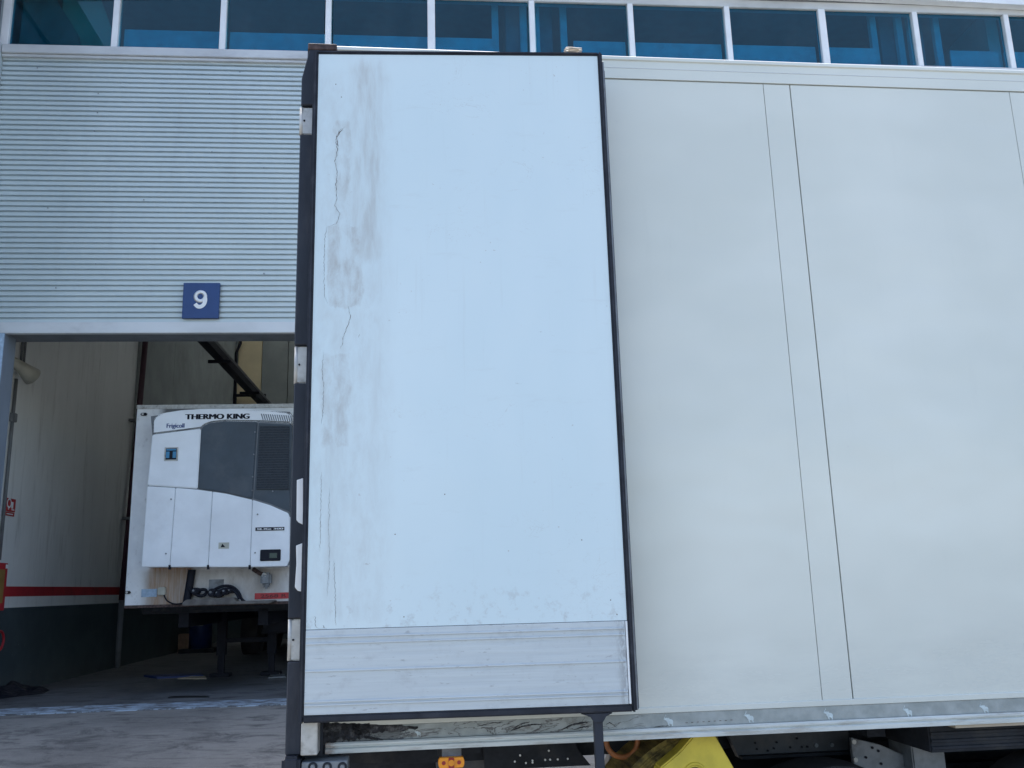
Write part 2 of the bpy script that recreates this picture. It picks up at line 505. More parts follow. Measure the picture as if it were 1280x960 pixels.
M['ink'] = simple('black_print_and_shade', (.010, .012, .020), .6, spec=.2)
M['navy'] = simple('navy_print', (.02, .06, .22), .5)
M['badge'] = simple('badge_blue', (.03, .20, .38), .4)
M['redprint'] = simple('red_print', (.42, .025, .03), .5, var=.15, scale=14, dirt=(.22, .03, .03), damt=.6)
M['dredprint'] = simple('dark_red_print', (.10, .005, .01), .5)
M['whiteprint'] = simple('white_print', (.78, .80, .80), .5, var=.04)
M['palebl'] = simple('pale_blue_plate', (.33, .45, .58), .5, var=.15, scale=20, dirt=(.2, .22, .25))
M['sign'] = simple('navy_sign_enamel', (.010, .044, .16), .4, var=.06, scale=4)
M['trim'] = simple('grey_metal_trim', (.55, .57, .58), .45, .2, var=.08, scale=2, dirt=(.25, .25, .26), damt=.5, stretch=(.4, 1, 1))
M['mull'] = simple('pale_mullion', (.74, .76, .78), .45, .1, var=.06, scale=3)
M['jamb'] = simple('grey_jamb_paint', (.19, .23, .28), .5, var=.12, scale=2, stretch=(1, 1, .3))
M['lintel'] = simple('lintel_grey', (.15, .165, .18), .6)
M['roofc'] = simple('dark_ceiling', (.10, .11, .11), .9)
M['office'] = simple('office_wall', (.22, .24, .26), .9)
M['blind'] = simple('light_blind', (.75, .78, .80), .9)
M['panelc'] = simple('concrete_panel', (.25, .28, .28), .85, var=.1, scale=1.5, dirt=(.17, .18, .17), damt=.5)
M['beigelit'] = simple('beige_painted_light', (.62, .54, .36), .85, var=.08, scale=1.5)
M['redpaint'] = simple('red_paint', (.42, .02, .03), .5, var=.12, scale=3, dirt=(.15, .02, .02), damt=.4)
M['pipe'] = simple('maroon_pipe_paint', (.06, .025, .04), .5)
M['gpipe'] = simple('grey_pipe_paint', (.16, .17, .18), .6)
M['cream'] = simple('cream_plastic', (.42, .42, .36), .5)
M['bag'] = simple('black_plastic_sheet', (.010, .012, .014), .35, var=.4, scale=20, bump=.01)
M['card'] = simple('brown_cardboard', (.30, .19, .13), .9, var=.15, scale=14)
M['bluedr'] = simple('blue_plastic', (.015, .035, .14), .5, var=.2)
M['tyre'] = simple('tyre_rubber', (.022, .022, .024), .8)
def mat_added_skylight():
    g = N('added_skylight_sheet')
    t = g.n.new('ShaderNodeBsdfTranslucent'); t.inputs['Color'].default_value = (.45, .46, .45, 1)
    g.l.new(t.outputs[0], g.out.inputs['Surface'])
    return g.m
M['sky'] = mat_added_skylight()
M['tar'] = simple('tar_grime', (.014, .015, .020), .5, var=.8, scale=50, dirt=(.22, .22, .22), damt=.6, bump=.01)
M['screen'] = simple('green_grey_display', (.03, .06, .05), .3)

# ------------------------------------------------------------------ ground: yard rising gently to the bay floor
def ground_z(x, y):
    p = FB.loc(Vector((x, y, 0)))
    v = p.y
    t = min(1, max(0, (v + 6.2) / 6.0))
    return BAY * t * t * (3 - 2*t) if t < 1 else BAY
def make_ground():
    bm = bmesh.new()
    us = [-400, -120, -60, -30] + [-20 + i for i in range(0, 43)] + [30, 60, 120, 400]
    vs = [-400, -120, -60, -30, -20, -14, -10, -8, -7] + [-6.4 + .3*i for i in range(0, 22)] + [1, 10, 40, 120, 400]
    grid = []
    for v in vs:
        row = []
        for u in us:
            p = FB.o + FB.x*u + FB.y*v
            row.append(bm.verts.new((p.x, p.y, ground_z(p.x, p.y))))
        grid.append(row)
    for j in range(len(vs)-1):
        for i in range(len(us)-1):
            f = bm.faces.new([grid[j][i], grid[j][i+1], grid[j+1][i+1], grid[j+1][i]]); f.smooth = True
    me = bpy.data.meshes.new('ground'); bm.to_mesh(me); bm.free()
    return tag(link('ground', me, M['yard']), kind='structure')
make_ground()

# ------------------------------------------------------------------ warehouse
B = FB.o.copy(); B.z = 0
WH = empty('warehouse', B, FB.yaw, 'ribbed silver warehouse with blue ribbon windows and an open loading bay', 'building')
U_L, U_R = -7.04, 14.5             # left corner of the facade, right end
DU0 = on(FB, 7.8, 417.5)[0]; DU1 = 7.6  # opening carried on unseen to the right to let more light in
Z_LINT = on(FB, 200, 417)[1]
Z_SILL = on(FB, 200, 62.5)[1]
Z_HEAD = on(FB, 1000, 12)[1]
V_WALL = -7.28                     # left wall of the bay
V_BACK = 16.5
Z_TRIM0 = Z_SILL - .135
def ribs(u0, u1, z0, z1, name='cladding'):
    pitch = .0757
    prof = []
    n = int(round((z1-z0)/pitch)); pitch = (z1-z0)/n
    for i in range(n):
        z = z0 + i*pitch
        prof += [(z, .0), (z+pitch*.56, -.003), (z+pitch*.67, .036), (z+pitch*.93, .036)]
    prof.append((z1, 0))
    bm = bmesh.new()
    A = [bm.verts.new((u0, y, z)) for z, y in prof]; Bv = [bm.verts.new((u1, y, z)) for z, y in prof]
    for i in range(len(prof)-1): bm.faces.new([A[i], Bv[i], Bv[i+1], A[i+1]])
    # back plate closes the sheet
    a0 = bm.verts.new((u0, .05, z0)); a1 = bm.verts.new((u0, .05, z1)); b0 = bm.verts.new((u1, .05, z0)); b1 = bm.verts.new((u1, .05, z1))
    bm.faces.new([a0, a1, b1, b0]); bm.faces.new([A[0], Bv[0], b0, a0]); bm.faces.new([A[-1], a1, b1, Bv[-1]])
    bmesh.ops.recalc_face_normals(bm, faces=bm.faces[:])
    me = bpy.data.meshes.new(name); bm.to_mesh(me); bm.free()
    return link(name, me, M['clad'], WH)
z_cl0 = Z_LINT + .155
for (a, b) in ((U_L, -2.0), (-1.994, 4.0), (4.006, 10.0), (10.006, U_R)):
    ribs(a, b, z_cl0, Z_TRIM0)
ribs(DU1+.16, U_R, BAY+.3, z_cl0-.004)
MB().box(DU1+.16, U_R, -.01, .06, BAY, BAY+.298).build('plinth', M['lintel'], WH)
# flashing under the cladding and lintel
MB().box(DU0-.12, DU1+.15, -.035, .05, Z_LINT, z_cl0-.003, .006).build('door_flashing', M['trim'], WH)
MB().box(DU0-.1, DU1+.14, .051, .44, Z_LINT+.012, Z_LINT+.34).build('lintel', M['lintel'], WH)
# jambs
MB().box(U_L, DU0, -.03, .30, BAY, z_cl0-.006, .004).build('left_jamb', M['jamb'], WH)
MB().box(DU0-.10, DU0-.002, -.045, -.031, BAY, Z_LINT-.003).build('jamb_cover', M['palebl'], WH)
MB().box(DU1, DU1+.155, -.03, .44, BAY, Z_LINT-.004).build('right_jamb', M['jamb'], WH)
# wall behind facade
MB().box(V_WALL-.3, DU0-.02, .304, .34, BAY, 9.0).build('front_wall', M['wallw'], WH)
MB().box(DU1+.005, U_R, .07, .55, BAY, 9.0).build('front_wall', M['wallw'], WH)
MB().box(DU0, DU1, .445, .70, Z_LINT+.12, 9.0).build('front_wall', M['lintel'], WH)
random.seed(5)
for (px_, py_) in [(123, 117), (122, 141), (330, 342), (246, 409), (98, 406), (47, 85), (118, 164), (262, 117), (265, 190), (180, 250), (60, 260), (330, 210), (120, 330), (300, 90), (70, 360)]:
    q_ = on(FB, px_, py_)
    MB().disc(q_, .009, -.009, -.0035, 8).build('cladding_screw', M['steel'], WH)
# trims and windows
sill = MB().box(U_L, U_R, -.07, .10, Z_TRIM0, Z_SILL, .008).build('window_sill', M['trim'], WH)
MB().box(U_L, U_R, -.045, -.0, Z_TRIM0-.045, Z_TRIM0-.004, .004).build('drip_flashing', M['trim'], WH)
MB().box(U_L, U_R, -.02, .12, Z_HEAD, Z_HEAD+.13, .006).build('window_head', M['trim'], WH)
s0, ds = -5.544, 1.4975
k = -1
edges = []
while s0 + ds*k < U_R - .3:
    edges.append(s0 + ds*k); k += 1
for i, u in enumerate(edges):
    w = .055 if (i % 4) == 0 else .042
    MB().box(u-w, u+w, -.035, .09, Z_SILL+.001, Z_HEAD-.001, .006).build('mullion', M['mull'], WH)
for i in range(len(edges)-1):
    MB().box(edges[i]+.06, edges[i+1]-.06, .02, .03, Z_SILL+.002, Z_HEAD-.002).build('window_pane', M['glass'], WH)
# upper-floor room seen through the glass
fl = Z_SILL - .16
MB().box(U_L, U_R, .12, 6.2, fl-.12, fl).build('upper_floor', M['office'], WH)
MB().box(U_L, U_R, 6.2, 6.3, fl, 11.398).build('office_back_wall', M['office'], WH)
MB().box(U_L, U_R, .05, 6.2, Z_HEAD+.45, Z_HEAD+.55).build('office_ceiling', M['office'], WH)
zl = Z_SILL + (Z_HEAD-Z_SILL)*.47
for i in range(len(edges)-1):
    if i == 0:
        continue
    a, b = edges[i]+.05, edges[i+1]-.05
    if i in (4, 8): b -= .52
    if i in (5, 9): a += .60
    MB().box(a, b, .20, .235, fl+.003, zl).build('low_blind', M['blind'], WH)
for u in (edges[5], edges[9]):
    for d in (-.53, -.10, .10, .52):
        MB().box(u+d-.05, u+d+.05, .26, .34, fl+.003, Z_HEAD+.44).build('office_post', M['blind'], WH)
    MB().box(u-.36, u+.36, .40, .8, fl+.004, Z_HEAD+.44).build('office_column', M['office'], WH)
# cut sheets standing in for a curved reflection in the first pane
cur = [(edges[0]+.1, fl+.01), (edges[0]+1.05, fl+.01), (edges[0]+.9, Z_SILL+.35), (edges[0]+.65, Z_SILL+.75), (edges[0]+.35, Z_HEAD+.3), (edges[0]+.1, Z_HEAD+.3)]
MB().prism(cur, .20, .23).build('reflection_sheet', simple('green_grey_reflection', (.20, .26, .22), .9), WH)
cur = [(edges[0]+.62, fl+.01), (edges[1]-.1, fl+.01), (edges[1]-.1, Z_SILL+.33), (edges[0]+1.3, Z_SILL+.6), (edges[0]+1.05, Z_HEAD+.3), (edges[0]+.62, Z_HEAD+.3)]
MB().prism(cur, .27, .30).build('reflection_sheet', M['beigelit'], WH)
# fascia, roof and canopy above the windows
MB().box(U_L, U_R, -.03, .3, Z_HEAD+.131, 11.398).build('fascia', M['lintel'], WH)
def eave(x_):
    (xa_, za_), (xb_, zb_) = on(FB, 1164, 0, -.16), on(FB, 1280, 6, -.16)
    t = (x_-xa_)/(xb_-xa_)
    return za_ + (zb_-za_)*t - .006*t*(t-1)
us_ = [U_L+.02+(U_R-U_L-.02)*i/40 for i in range(41)]
us_ = [u for u in us_ if eave(u) < 11.3]
MB().prism([(u, eave(u)) for u in us_] + [(us_[-1], 11.39), (us_[0], 11.39)], -.16, -.031).build('eaves_panel', M['mull'], WH)
MB().box(U_L-.6, U_R+.2, -.03, 6.9, 11.4, 11.6).build('roof', M['roofc'], WH)
MB().box(U_L-.6, U_R+.2, 6.901, 10.4, 11.4, 11.6).build('roof', M['roofc'], WH)
for q in range(2):
    a_, b_ = 10.5+q*3.2, 10.5+q*3.2+2.2
    MB().box(U_L-.6, U_R+.2, b_+.001, (a_+3.1 if q < 1 else 34), 11.4, 11.6).build('roof', M['roofc'], WH)
    MB().box(U_L-.5, U_R+.1, a_-.099, b_, 11.5, 11.52).build('added_skylight', M['sky'], WH)  # unseen skylight added to brighten the bay
MB().box(U_R-.1, U_R+.1, .06, 34, 0, 11.398).build('side_wall', M['clad'], WH)
MB().box(-9.2, U_R, 33.9, 34.1, 0, 11.398).build('rear_wall', M['clad'], WH)
# projecting wing at the left
for zz, z2, mm, nm in ((BAY-.3, Z_TRIM0, 'clad', 'wing_wall'), (Z_TRIM0+.002, Z_SILL, 'trim', 'wing_sill'), (Z_HEAD, 11.6, 'lintel', 'wing_fascia')):
    MB().box(U_L-2.2, U_L-.004, -4, (-.04 if nm != 'wing_sill' else -.075), zz, z2).build(nm, M[mm], WH)
MB().box(U_L-2.1, U_L-.05, -3.9, -.1, Z_SILL+.002, Z_HEAD-.002).build('wing_glazing', simple('dark_wing_glass', (.015, .03, .06), .08), WH)
MB().box(U_L-9, U_L-.006, -.03, .1, 0, 11.6).build('neighbour_wall', M['clad'], WH)
# bay interior: left wall in panels, painted base, red stripe
z_red0 = side(FB, 80, 744.5, V_WALL)[1]; z_red1 = side(FB, 80, 733.5, V_WALL)[1]
z_dark = side(FB, 80, 756.7, V_WALL)[1]
vj = [.345, 7.2, 9.9, V_BACK]
for i in range(3):
    a, b = vj[i]+.004, vj[i+1]-.012
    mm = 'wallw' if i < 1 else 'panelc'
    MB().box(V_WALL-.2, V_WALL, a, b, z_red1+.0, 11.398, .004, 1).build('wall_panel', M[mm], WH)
MB().box(V_WALL-.2, V_WALL+.003, .345, 7.2, z_red0, z_red1).build('red_stripe', M['redpaint'], WH)
MB().box(V_WALL-.2, V_WALL, .345, 7.2, z_dark, z_red0).build('wall_band', M['wallw'], WH)
MB().box(V_WALL-.2, V_WALL+.004, .345, 7.2, BAY, z_dark).build('base_paint_and_shade', M['base'], WH)
MB().box(V_WALL-.2, V_WALL+.004, 7.2, V_BACK, BAY, z_red1).build('base_paint_and_shade', M['base'], WH)
MB().box(V_WALL-.5, V_WALL-.21, .70, V_BACK, BAY, 11.398).build('outer_wall', M['lintel'], WH)
# back wall panels
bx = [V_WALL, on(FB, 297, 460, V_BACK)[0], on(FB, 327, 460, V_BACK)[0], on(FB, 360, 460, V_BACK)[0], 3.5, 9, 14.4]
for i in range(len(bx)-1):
    MB().box(bx[i]+.01, bx[i+1]-.01, V_BACK, V_BACK+.2, BAY, 11.398, .004, 1).build('back_wall_panel', M['beigelit'] if i == 1 else M['panelc'], WH)  # beige one carries a lit patch of wall as plain colour
MB().box(V_WALL+.01, 14.4, V_BACK-.03, V_BACK-.001, BAY, 3.0).build('base_paint_and_shade', M['base'], WH)  # dark strip added here to paint in the gloom below the parked trailer
MB().box(V_WALL-.6, 14.4, V_BACK+.21, V_BACK+.4, BAY, 11.398).build('back_wall', M['lintel'], WH)
# right partition of the bay
MB().box(8.0, 8.2, .56, V_BACK, BAY, 11.398).build('partition_wall', M['wallw'], WH)
# bay floor and the worn line across the threshold
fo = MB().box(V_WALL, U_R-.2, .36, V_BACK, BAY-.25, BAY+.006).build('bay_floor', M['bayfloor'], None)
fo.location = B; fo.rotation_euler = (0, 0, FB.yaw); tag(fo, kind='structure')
def gpoly(name, pts, th, m, z=BAY+.006):
    """thin sheet lying on the floor: px outline -> floor"""
    P = [floor_at(FB, a, b, z) for a, b in pts]
    o = MB().prism(P, z, z+th, axis='z').build(name, m, None)
    o.location = B; o.rotation_euler = (0, 0, FB.yaw)
    return o
v0 = floor_at(FB, 180, 888, BAY)[1]; v1 = floor_at(FB, 180, 880.5, BAY)[1]
st = MB().box(DU0-.3, DU1+.3, v0, v1, BAY-.1, BAY+.011).build('threshold_line', M['strip'], None)
st.location = B; st.rotation_euler = (0, 0, FB.yaw); tag(st, kind='structure')

def placed(name, label, cat):
    return empty(name, B, FB.yaw, label, cat)
# number sign
xa, zb = on(FB, 227, 397.7, -.06); xb, zt = on(FB, 275, 353.5, -.06)
S = placed('number_sign', 'square navy number sign fixed to the ribbed wall above the bay', 'sign')
MB().box(xa, xb, -.06, -.02, zb, zt, .004).build('sign_plate', M['sign'], S)
for a, b in ((xa+.05, xa+.12), (xb-.12, xb-.05)):
    MB().box(a, b, -.019, .0, zb+.08, zt-.08).build('bracket', M['steel'], S)
x9, z9 = on(FB, 242.2, 386.2, -.06); x9b, z9b = on(FB, 259, 364.5, -.06)
MB().ring(((x9+x9b)/2-.004, -.0622, (z9+z9b)/2+.052), .063, .025, 32, 4, squash=.05).build('number', M['whiteprint'], S)
tail = [on(FB, a_, b_, -.06) for a_, b_ in ((256.4, 371.5), (256.5, 376), (254.8, 380.5), (251, 383.3), (247, 383), (243.9, 379.8))]
sm = []
for i_ in range(len(tail)-1):
    p0, p1, p2, p3 = [Vector(tail[max(0, min(len(tail)-1, i_+d_))]) for d_ in (-1, 0, 1, 2)]
    for t in (0, .25, .5, .75): sm.append(.5*((2*p1)+(-p0+p2)*t+(2*p0-5*p1+4*p2-p3)*t*t+(-p0+3*p1-3*p2+p3)*t**3))
sm.append(Vector(tail[-1]))
lft, rgt = [], []
for i_, p in enumerate(sm):
    d_ = (sm[min(i_+1, len(sm)-1)]-sm[max(i_-1, 0)]).normalized(); n_ = Vector((-d_.y, d_.x))*.026
    lft.append(tuple(p+n_)); rgt.append(tuple(p-n_))
flat_poly('number_tail', lft+rgt[::-1], -.0645, .002, M['whiteprint'], S)
# pipe on the wall at the panel joint
v, _ = side(FB, 147, 833, V_WALL)
P = placed('wall_pipe', 'maroon pipe running up the bay wall left of the parked trailer, grey foot', 'pipe')
pts = [side(FB, a, b, V_WALL+.10) for a, b in ((146.6, 833), (151, 765))]
MB().tube([(V_WALL+.10, pts[0][0], BAY), (V_WALL+.10, pts[0][0]+.0, z_dark+.05)], .055).build('lower_pipe', M['gpipe'], P)
pts2 = [side(FB, a, b, V_WALL+.10) for a, b in ((153, 755), (181, 425))]
MB().tube([(V_WALL+.10, pts[0][0], z_dark+.05), (V_WALL+.10, pts2[1][0]+.05, pts2[1][1]), (V_WALL+.10, pts2[1][0]+.1, 11.5)], .06).build('upper_pipe', M['pipe'], P)
for zz in (3.2, 5.2): MB().box(V_WALL+.002, V_WALL+.17, pts2[0][0]-.06, pts2[0][0]+.10, zz, zz+.05).build('pipe_clamp', M['gpipe'], P)
# thin vertical pipe with bracket in front of the back wall
xq, _ = on(FB, 294.5, 470, V_BACK-.2); _, zq = on(FB, 294.5, 503, V_BACK-.2)
P = placed('drain_pipe', 'thin dark pipe beside the beige painted-light panel on the far wall', 'pipe')
MB().tube([(xq, V_BACK-.15, BAY), (xq-.02, V_BACK-.15, zq+1.6), (xq+.10, V_BACK-.15, zq+1.9), (xq+.10, V_BACK-.15, 11.5)], .045).build('pipe', M['ink'], P)
bm_ = MB().box(xq, xq+.95, V_BACK-.24, V_BACK-.16, zq+.18, zq+.26); bm_.box(xq, xq+1.3, V_BACK-.24, V_BACK-.16, zq-.35, zq-.2); bm_.box(xq+.85, xq+.93, V_BACK-.24, V_BACK-.16, zq-.2, zq+.18)
bm_.build('bracket', M['ink'], P)
# cable tray under the roof, running into the depth
P = placed('cable_tray', 'black cable tray hanging under the roof above the parked trailer', 'cable tray')
ux = -5.3
(va, za_), (vb, zb_) = side(FB, 262, 440, ux), side(FB, 325, 498, ux)
zt_ = (za_+zb_)/2
print('tray', va, za_, vb, zb_)
t_ = MB().box(ux-.09, ux+.09, 1.0, 16.3, zt_-.03, zt_, .0)
t_.box(ux-.09, ux-.075, 1.0, 16.3, zt_, zt_+.14); t_.box(ux+.075, ux+.09, 1.0, 16.3, zt_, zt_+.14)
t_.build('tray', M['ink'], P)
MB().tube([(ux+.03, 1.0, zt_+.05), (ux-.02, 6, zt_+.07), (ux+.04, 11, zt_+.05), (ux, 16.2, zt_+.06)], .05).build('cable', M['tyre'], P)
MB().tube([(ux+.20, 1.0, zt_+.02), (ux+.20, 16.2, zt_+.02)], .022).build('conduit', M['gpipe'], P)
for vv in (3.0, 6.0, 9.0, 12.0):
    MB().box(ux-.22, ux+.22, vv-.03, vv+.03, zt_-.09, zt_-.031).build('hanger', M['ink'], P)
# horn siren with conduits on the left wall
(vs, zs) = side(FB, 30, 462, V_WALL+.2)
H = placed('horn_siren', 'cream horn siren on the bay wall just inside the door head', 'siren')
MB().tube([(V_WALL+.02, vs-.30, zs+.18), (V_WALL+.10, vs-.18, zs+.10), (V_WALL+.2, vs+.02, zs), (V_WALL+.26, vs+.16, zs-.07)], [.05, .06, .10, .14], 16).build('horn', M['cream'], H)
MB().box(V_WALL+.003, V_WALL+.10, vs-.40, vs-.25, zs+.10, zs+.28, .01).build('horn_base', M['cream'], H)
for px_ in (27.6, 31.2):
    v_, z_ = side(FB, px_, 438, V_WALL+.03)
    MB().tube([(V_WALL+.03, v_, zs+.10), (V_WALL+.03, v_, zs+2.5)], .018).build('conduit', M['gpipe'], H)
v_, z_ = side(FB, 17, 512, V_WALL+.03)
MB().tube([(V_WALL+.03, v_, zs-.1), (V_WALL+.03, v_, BAY+1.9)], .024).build('conduit', M['gpipe'], H)
MB().box(V_WALL+.003, V_WALL+.07, v_-.05, v_+.06, zs-.75, zs-.62, .006).build('junction_box', M['gpipe'], H)
# red fire notice
(va, za_), (vb, zb_) = side(FB, 7.2, 622, V_WALL), side(FB, 17, 646, V_WALL)
S = placed('fire_sign', 'small red fire equipment sign on the white wall at the left edge', 'sign')
MB().box(V_WALL+.004, V_WALL+.012, va, vb, zb_+.065, za_, .0).build('sign_plate', M['redprint'], S)
MB().box(V_WALL+.004, V_WALL+.012, va, vb-.01, zb_, zb_+.055).build('lower_plate', M['redprint'], S)
w_ = vb-va; h_ = za_-zb_-.065
pc = MB()
pc.box(V_WALL+.013, V_WALL+.015, va+.55*w_, va+.75*w_, zb_+.065+.25*h_, zb_+.065+.75*h_)
pc.box(V_WALL+.013, V_WALL+.015, va+.6*w_, va+.9*w_, zb_+.065+.12*h_, zb_+.065+.2*h_)
pc.ring((V_WALL+.014, va+.32*w_, zb_+.065+.62*h_), .2*w_, .012, ax='x', squash=.1)
pc.box(V_WALL+.013, V_WALL+.015, va+.25*w_, va+.33*w_, zb_+.065+.12*h_, zb_+.065+.4*h_)
pc.box(V_WALL+.013, V_WALL+.015, va+.15*w_, va+.8*w_, zb_+.02, zb_+.035)
pc.build('pictogram', M['whiteprint'], S)
# fire hose cabinet
(vc, zc1) = side(FB, 10.5, 704, V_WALL+.18); (_, zc0) = side(FB, 5.5, 763, V_WALL+.18)
H = placed('fire_hose_cabinet', 'red fire hose cabinet with amber window on the bay wall', 'fire cabinet')
MB().box(V_WALL+.005, V_WALL+.18, vc-.68, vc, zc0, zc1, .006).build('cabinet', M['redpaint'], H)
MB().box(V_WALL+.181, V_WALL+.188, vc-.62, vc-.09, zc0+.10, zc1-.09).build('amber_window', simple('amber_window', (.28, .17, .05), .3), H)
MB().box(V_WALL+.181, V_WALL+.187, vc-.075, vc-.015, zc1-.075, zc1-.02).build('sticker', M['whiteprint'], H)
rc = side(FB, -1, 801, V_WALL+.1)
rr = MB().ring((V_WALL+.10, rc[0], rc[1]), .13, .018, ax='x')
rr.tube([(V_WALL+.10, rc[0]-.1, rc[1]+.12), (V_WALL+.1, rc[0]-.14, zc0)], .018)
rr.build('hose_loop', M['redpaint'], H)
# things on the bay floor
def lump(name, cx, cy, lx, ly, h, m, seed, z0):
    random.seed(seed)
    bm = bmesh.new()
    nu, nv = 26, 16
    g_ = []
    ph = [random.uniform(0, 6) for _ in range(10)]
    for j in range(nv+1):
        row = []
        for i in range(nu+1):
            a, b = i/nu*2-1, j/nv*2-1
            ra = 1 + .12*sin(3*math.atan2(b, a)+ph[0]) + .07*sin(7*math.atan2(b, a)+ph[1])
            # square to disc
            x = a*math.sqrt(max(0, 1-b*b/2)); y = b*math.sqrt(max(0, 1-a*a/2))
            r = min(1, math.hypot(x, y))
            hh = (1-r**3)*(h*(.6+.35*sin(5*x+ph[2]+2*y)+.25*sin(9*y+ph[3])*cos(6*x+ph[4])) + random.uniform(0, .12)*h)
            if r > .995: hh = 0
            row.append(bm.verts.new((cx+x*ra*lx, cy+y*ra*ly, z0+max(0, hh))))
        g_.append(row)
    for j in range(nv):
        for i in range(nu):
            bm.faces.new([g_[j][i], g_[j][i+1], g_[j+1][i+1], g_[j+1][i]])
    bmesh.ops.recalc_face_normals(bm, faces=bm.faces[:])
    me = bpy.data.meshes.new(name); bm.to_mesh(me); bm.free()
    o = link(name, me, m); o.location = B; o.rotation_euler = (0, 0, FB.yaw)
    return o
cxy = floor_at(FB, 16, 868, BAY)
e1 = floor_at(FB, 55, 866, BAY)
tag(lump('plastic_sheet', cxy[0], cxy[1], e1[0]-cxy[0], .70, .15, M['ink'], 3, BAY+.006), 'crumpled black plastic sheet lying on the floor at the foot of the dark green wall', 'sheet')
tag(gpoly('flat_board', [(196, 848.5), (180, 846), (250, 843.5), (254, 846)], .03, M['bluedr']), 'flat dark blue board lying on the bay floor before the parked trailer', 'board')
tag(gpoly('timber_strip', [(222, 849), (258, 849), (256, 846.5), (238, 847)], .02, M['wood']), 'short pale timber strip on the bay floor', 'timber')
tag(gpoly('cable_cover', [(210, 873), (262, 872), (258, 870.5), (215, 871)], .012, M['bag']), 'thin black mat strip on the bay floor nearest the threshold', 'mat')
tag(gpoly('floor_plate', [(335, 848), (357, 847), (356, 844), (338, 845)], .02, M['steel']), 'small grey steel plate on the floor under the parked trailer', 'plate')
bxp = floor_at(FB, 230.5, 816, BAY)
ob = MB().box(bxp[0]-.14, bxp[0]+.14, bxp[1]-.1, bxp[1]+.2, BAY+.007, BAY+.44, .01).build('cardboard_box', M['card']); ob.location = B; ob.rotation_euler = (0, 0, FB.yaw+.0)
tag(ob, 'small brown cardboard box on the bay floor by the wall under the parked trailer', 'box')
dp = floor_at(FB, 247, 816, BAY)
DR = placed('blue_drum', 'tall blue plastic drum on a pallet behind the cardboard box', 'drum')
MB().tube([(dp[0], dp[1]+.2, BAY+.10), (dp[0], dp[1]+.2, BAY+1.05)], .27, 20).build('drum_body', M['bluedr'], DR)
MB().tube([(dp[0], dp[1]+.2, BAY+1.05), (dp[0], dp[1]+.2, BAY+1.10)], .28, 20).build('drum_lid', M['bluedr'], DR)
MB().box(dp[0]-.4, dp[0]+.4, dp[1]-.2, dp[1]+.6, BAY+.007, BAY+.099).build('pallet', M['chassis'], DR)
MB().box(dp[0]-.15, dp[0]+.12, dp[1]-.085, dp[1]-.075, BAY+.62, BAY+.95).build('paper_label', M['steel'], DR)

# ------------------------------------------------------------------ trailer parked in the bay
RF = FR.o.copy()
TR = empty('refrigerated_trailer', RF, FR.yaw, 'white refrigerated trailer parked nose out inside the loading bay', 'trailer')
rx0 = on(FR, 163.5, 630)[0]; rx1 = rx0 + 2.55
rz1 = on(FR, 270, 506.5)[1]; rz0 = on(FR, 250, 757.5)[1]
MB().box(rx0, rx1, 0, .08, rz0, rz1, .012).build('front_wall', M['front'], TR)
MB().box(rx0+.01, rx1-.01, .081, 12.0, rz0+.05, rz1-.01).build('body', M['white'], TR)
MB().box(rx0-.005, rx1+.005, -.012, .078, rz1-.05, rz1+.012, .006).build('top_edge', M['hinge'], TR)
UY = -.42
def R2p(px, py, y=UY): return on(FR, px, py, y)
def plate(name, pxs, m, y0=UY, y1=-.02, b=.008, shrink=.0025, seg=2):
    pts = [R2p(a, c, UY) for a, c in pxs]
    cx = sum(p[0] for p in pts)/len(pts); cz = sum(p[1] for p in pts)/len(pts)
    # pull every corner a few mm towards the middle so the joints read
    pts = [(p[0]+(shrink if p[0] < cx else -shrink), p[1]+(shrink if p[1] < cz else -shrink)) for p in pts]
    return MB().prism(pts, y0, y1, b, seg).build(name, m, TR)
MB().prism([R2p(*p) for p in ((188, 520), (226, 514), (300, 512), (362, 514.5), (361.5, 706), (178, 706), (184, 610), (190, 545))], UY+.02, -.001).build('unit_core', M['lintel'], TR)
plate('top_cover', [(190, 543), (190.5, 526), (195, 519), (205, 515.5), (228, 512), (260, 510.5), (300, 510.5), (340, 512.5), (360, 515), (365, 518), (365.5, 529), (323, 527), (281, 526.2), (262, 528.5), (254.5, 532), (251.6, 535.3)], M['white'], b=.02)
plate('side_cover', [(190, 543), (251.2, 535.5), (247, 611), (184, 607)], M['white'], b=.012)
plate('charcoal_panel', [(251.6, 536), (254.5, 532), (262, 528.8), (281, 526.6), (322, 527.3), (315.8, 624), (283, 616.5), (265.6, 613.8), (247, 611.3)], M['charcoal'], b=.012)
plate('charcoal_panel', [(322, 527.3), (365, 529.5), (362.5, 641), (338, 631), (315.8, 624)], M['charcoal'], y0=UY+.012, b=.012)
plate('grille', [(325, 532), (362, 533.5), (360.5, 612), (320, 612)], M['grille'], y0=UY-.004, y1=UY+.02, b=0)
gr = MB()
for i in range(26):
    zz = R2p(340, 533+i*3.1)[1]
    a_ = R2p(324.5-.16*i, 533+i*3.1)[0]; b_ = R2p(361.8, 533+i*3.1)[0]
    gr.box(a_, b_, UY-.010, UY-.0045, zz-.006, zz+.006)
tag(gr.build('grille_wire', simple('dark_wire', (.026, .036, .048), .6), TR), kind='stuff')
plate('lower_panel', [(184, 607.5), (219.5, 609.6), (212, 709), (176.5, 709)], M['white'])
plate('lower_panel', [(219.5, 609.6), (247, 611.8), (265.6, 614.4), (260, 709), (212, 709)], M['white'])
plate('lower_panel', [(265.6, 614.4), (283, 617), (315.6, 624.6), (312.5, 709), (260, 709)], M['white'])
plate('lower_panel', [(315.6, 624.6), (338, 631.5), (360, 641), (362, 645), (362, 700), (358.5, 708), (312.5, 709)], M['white'])
ls = MB()
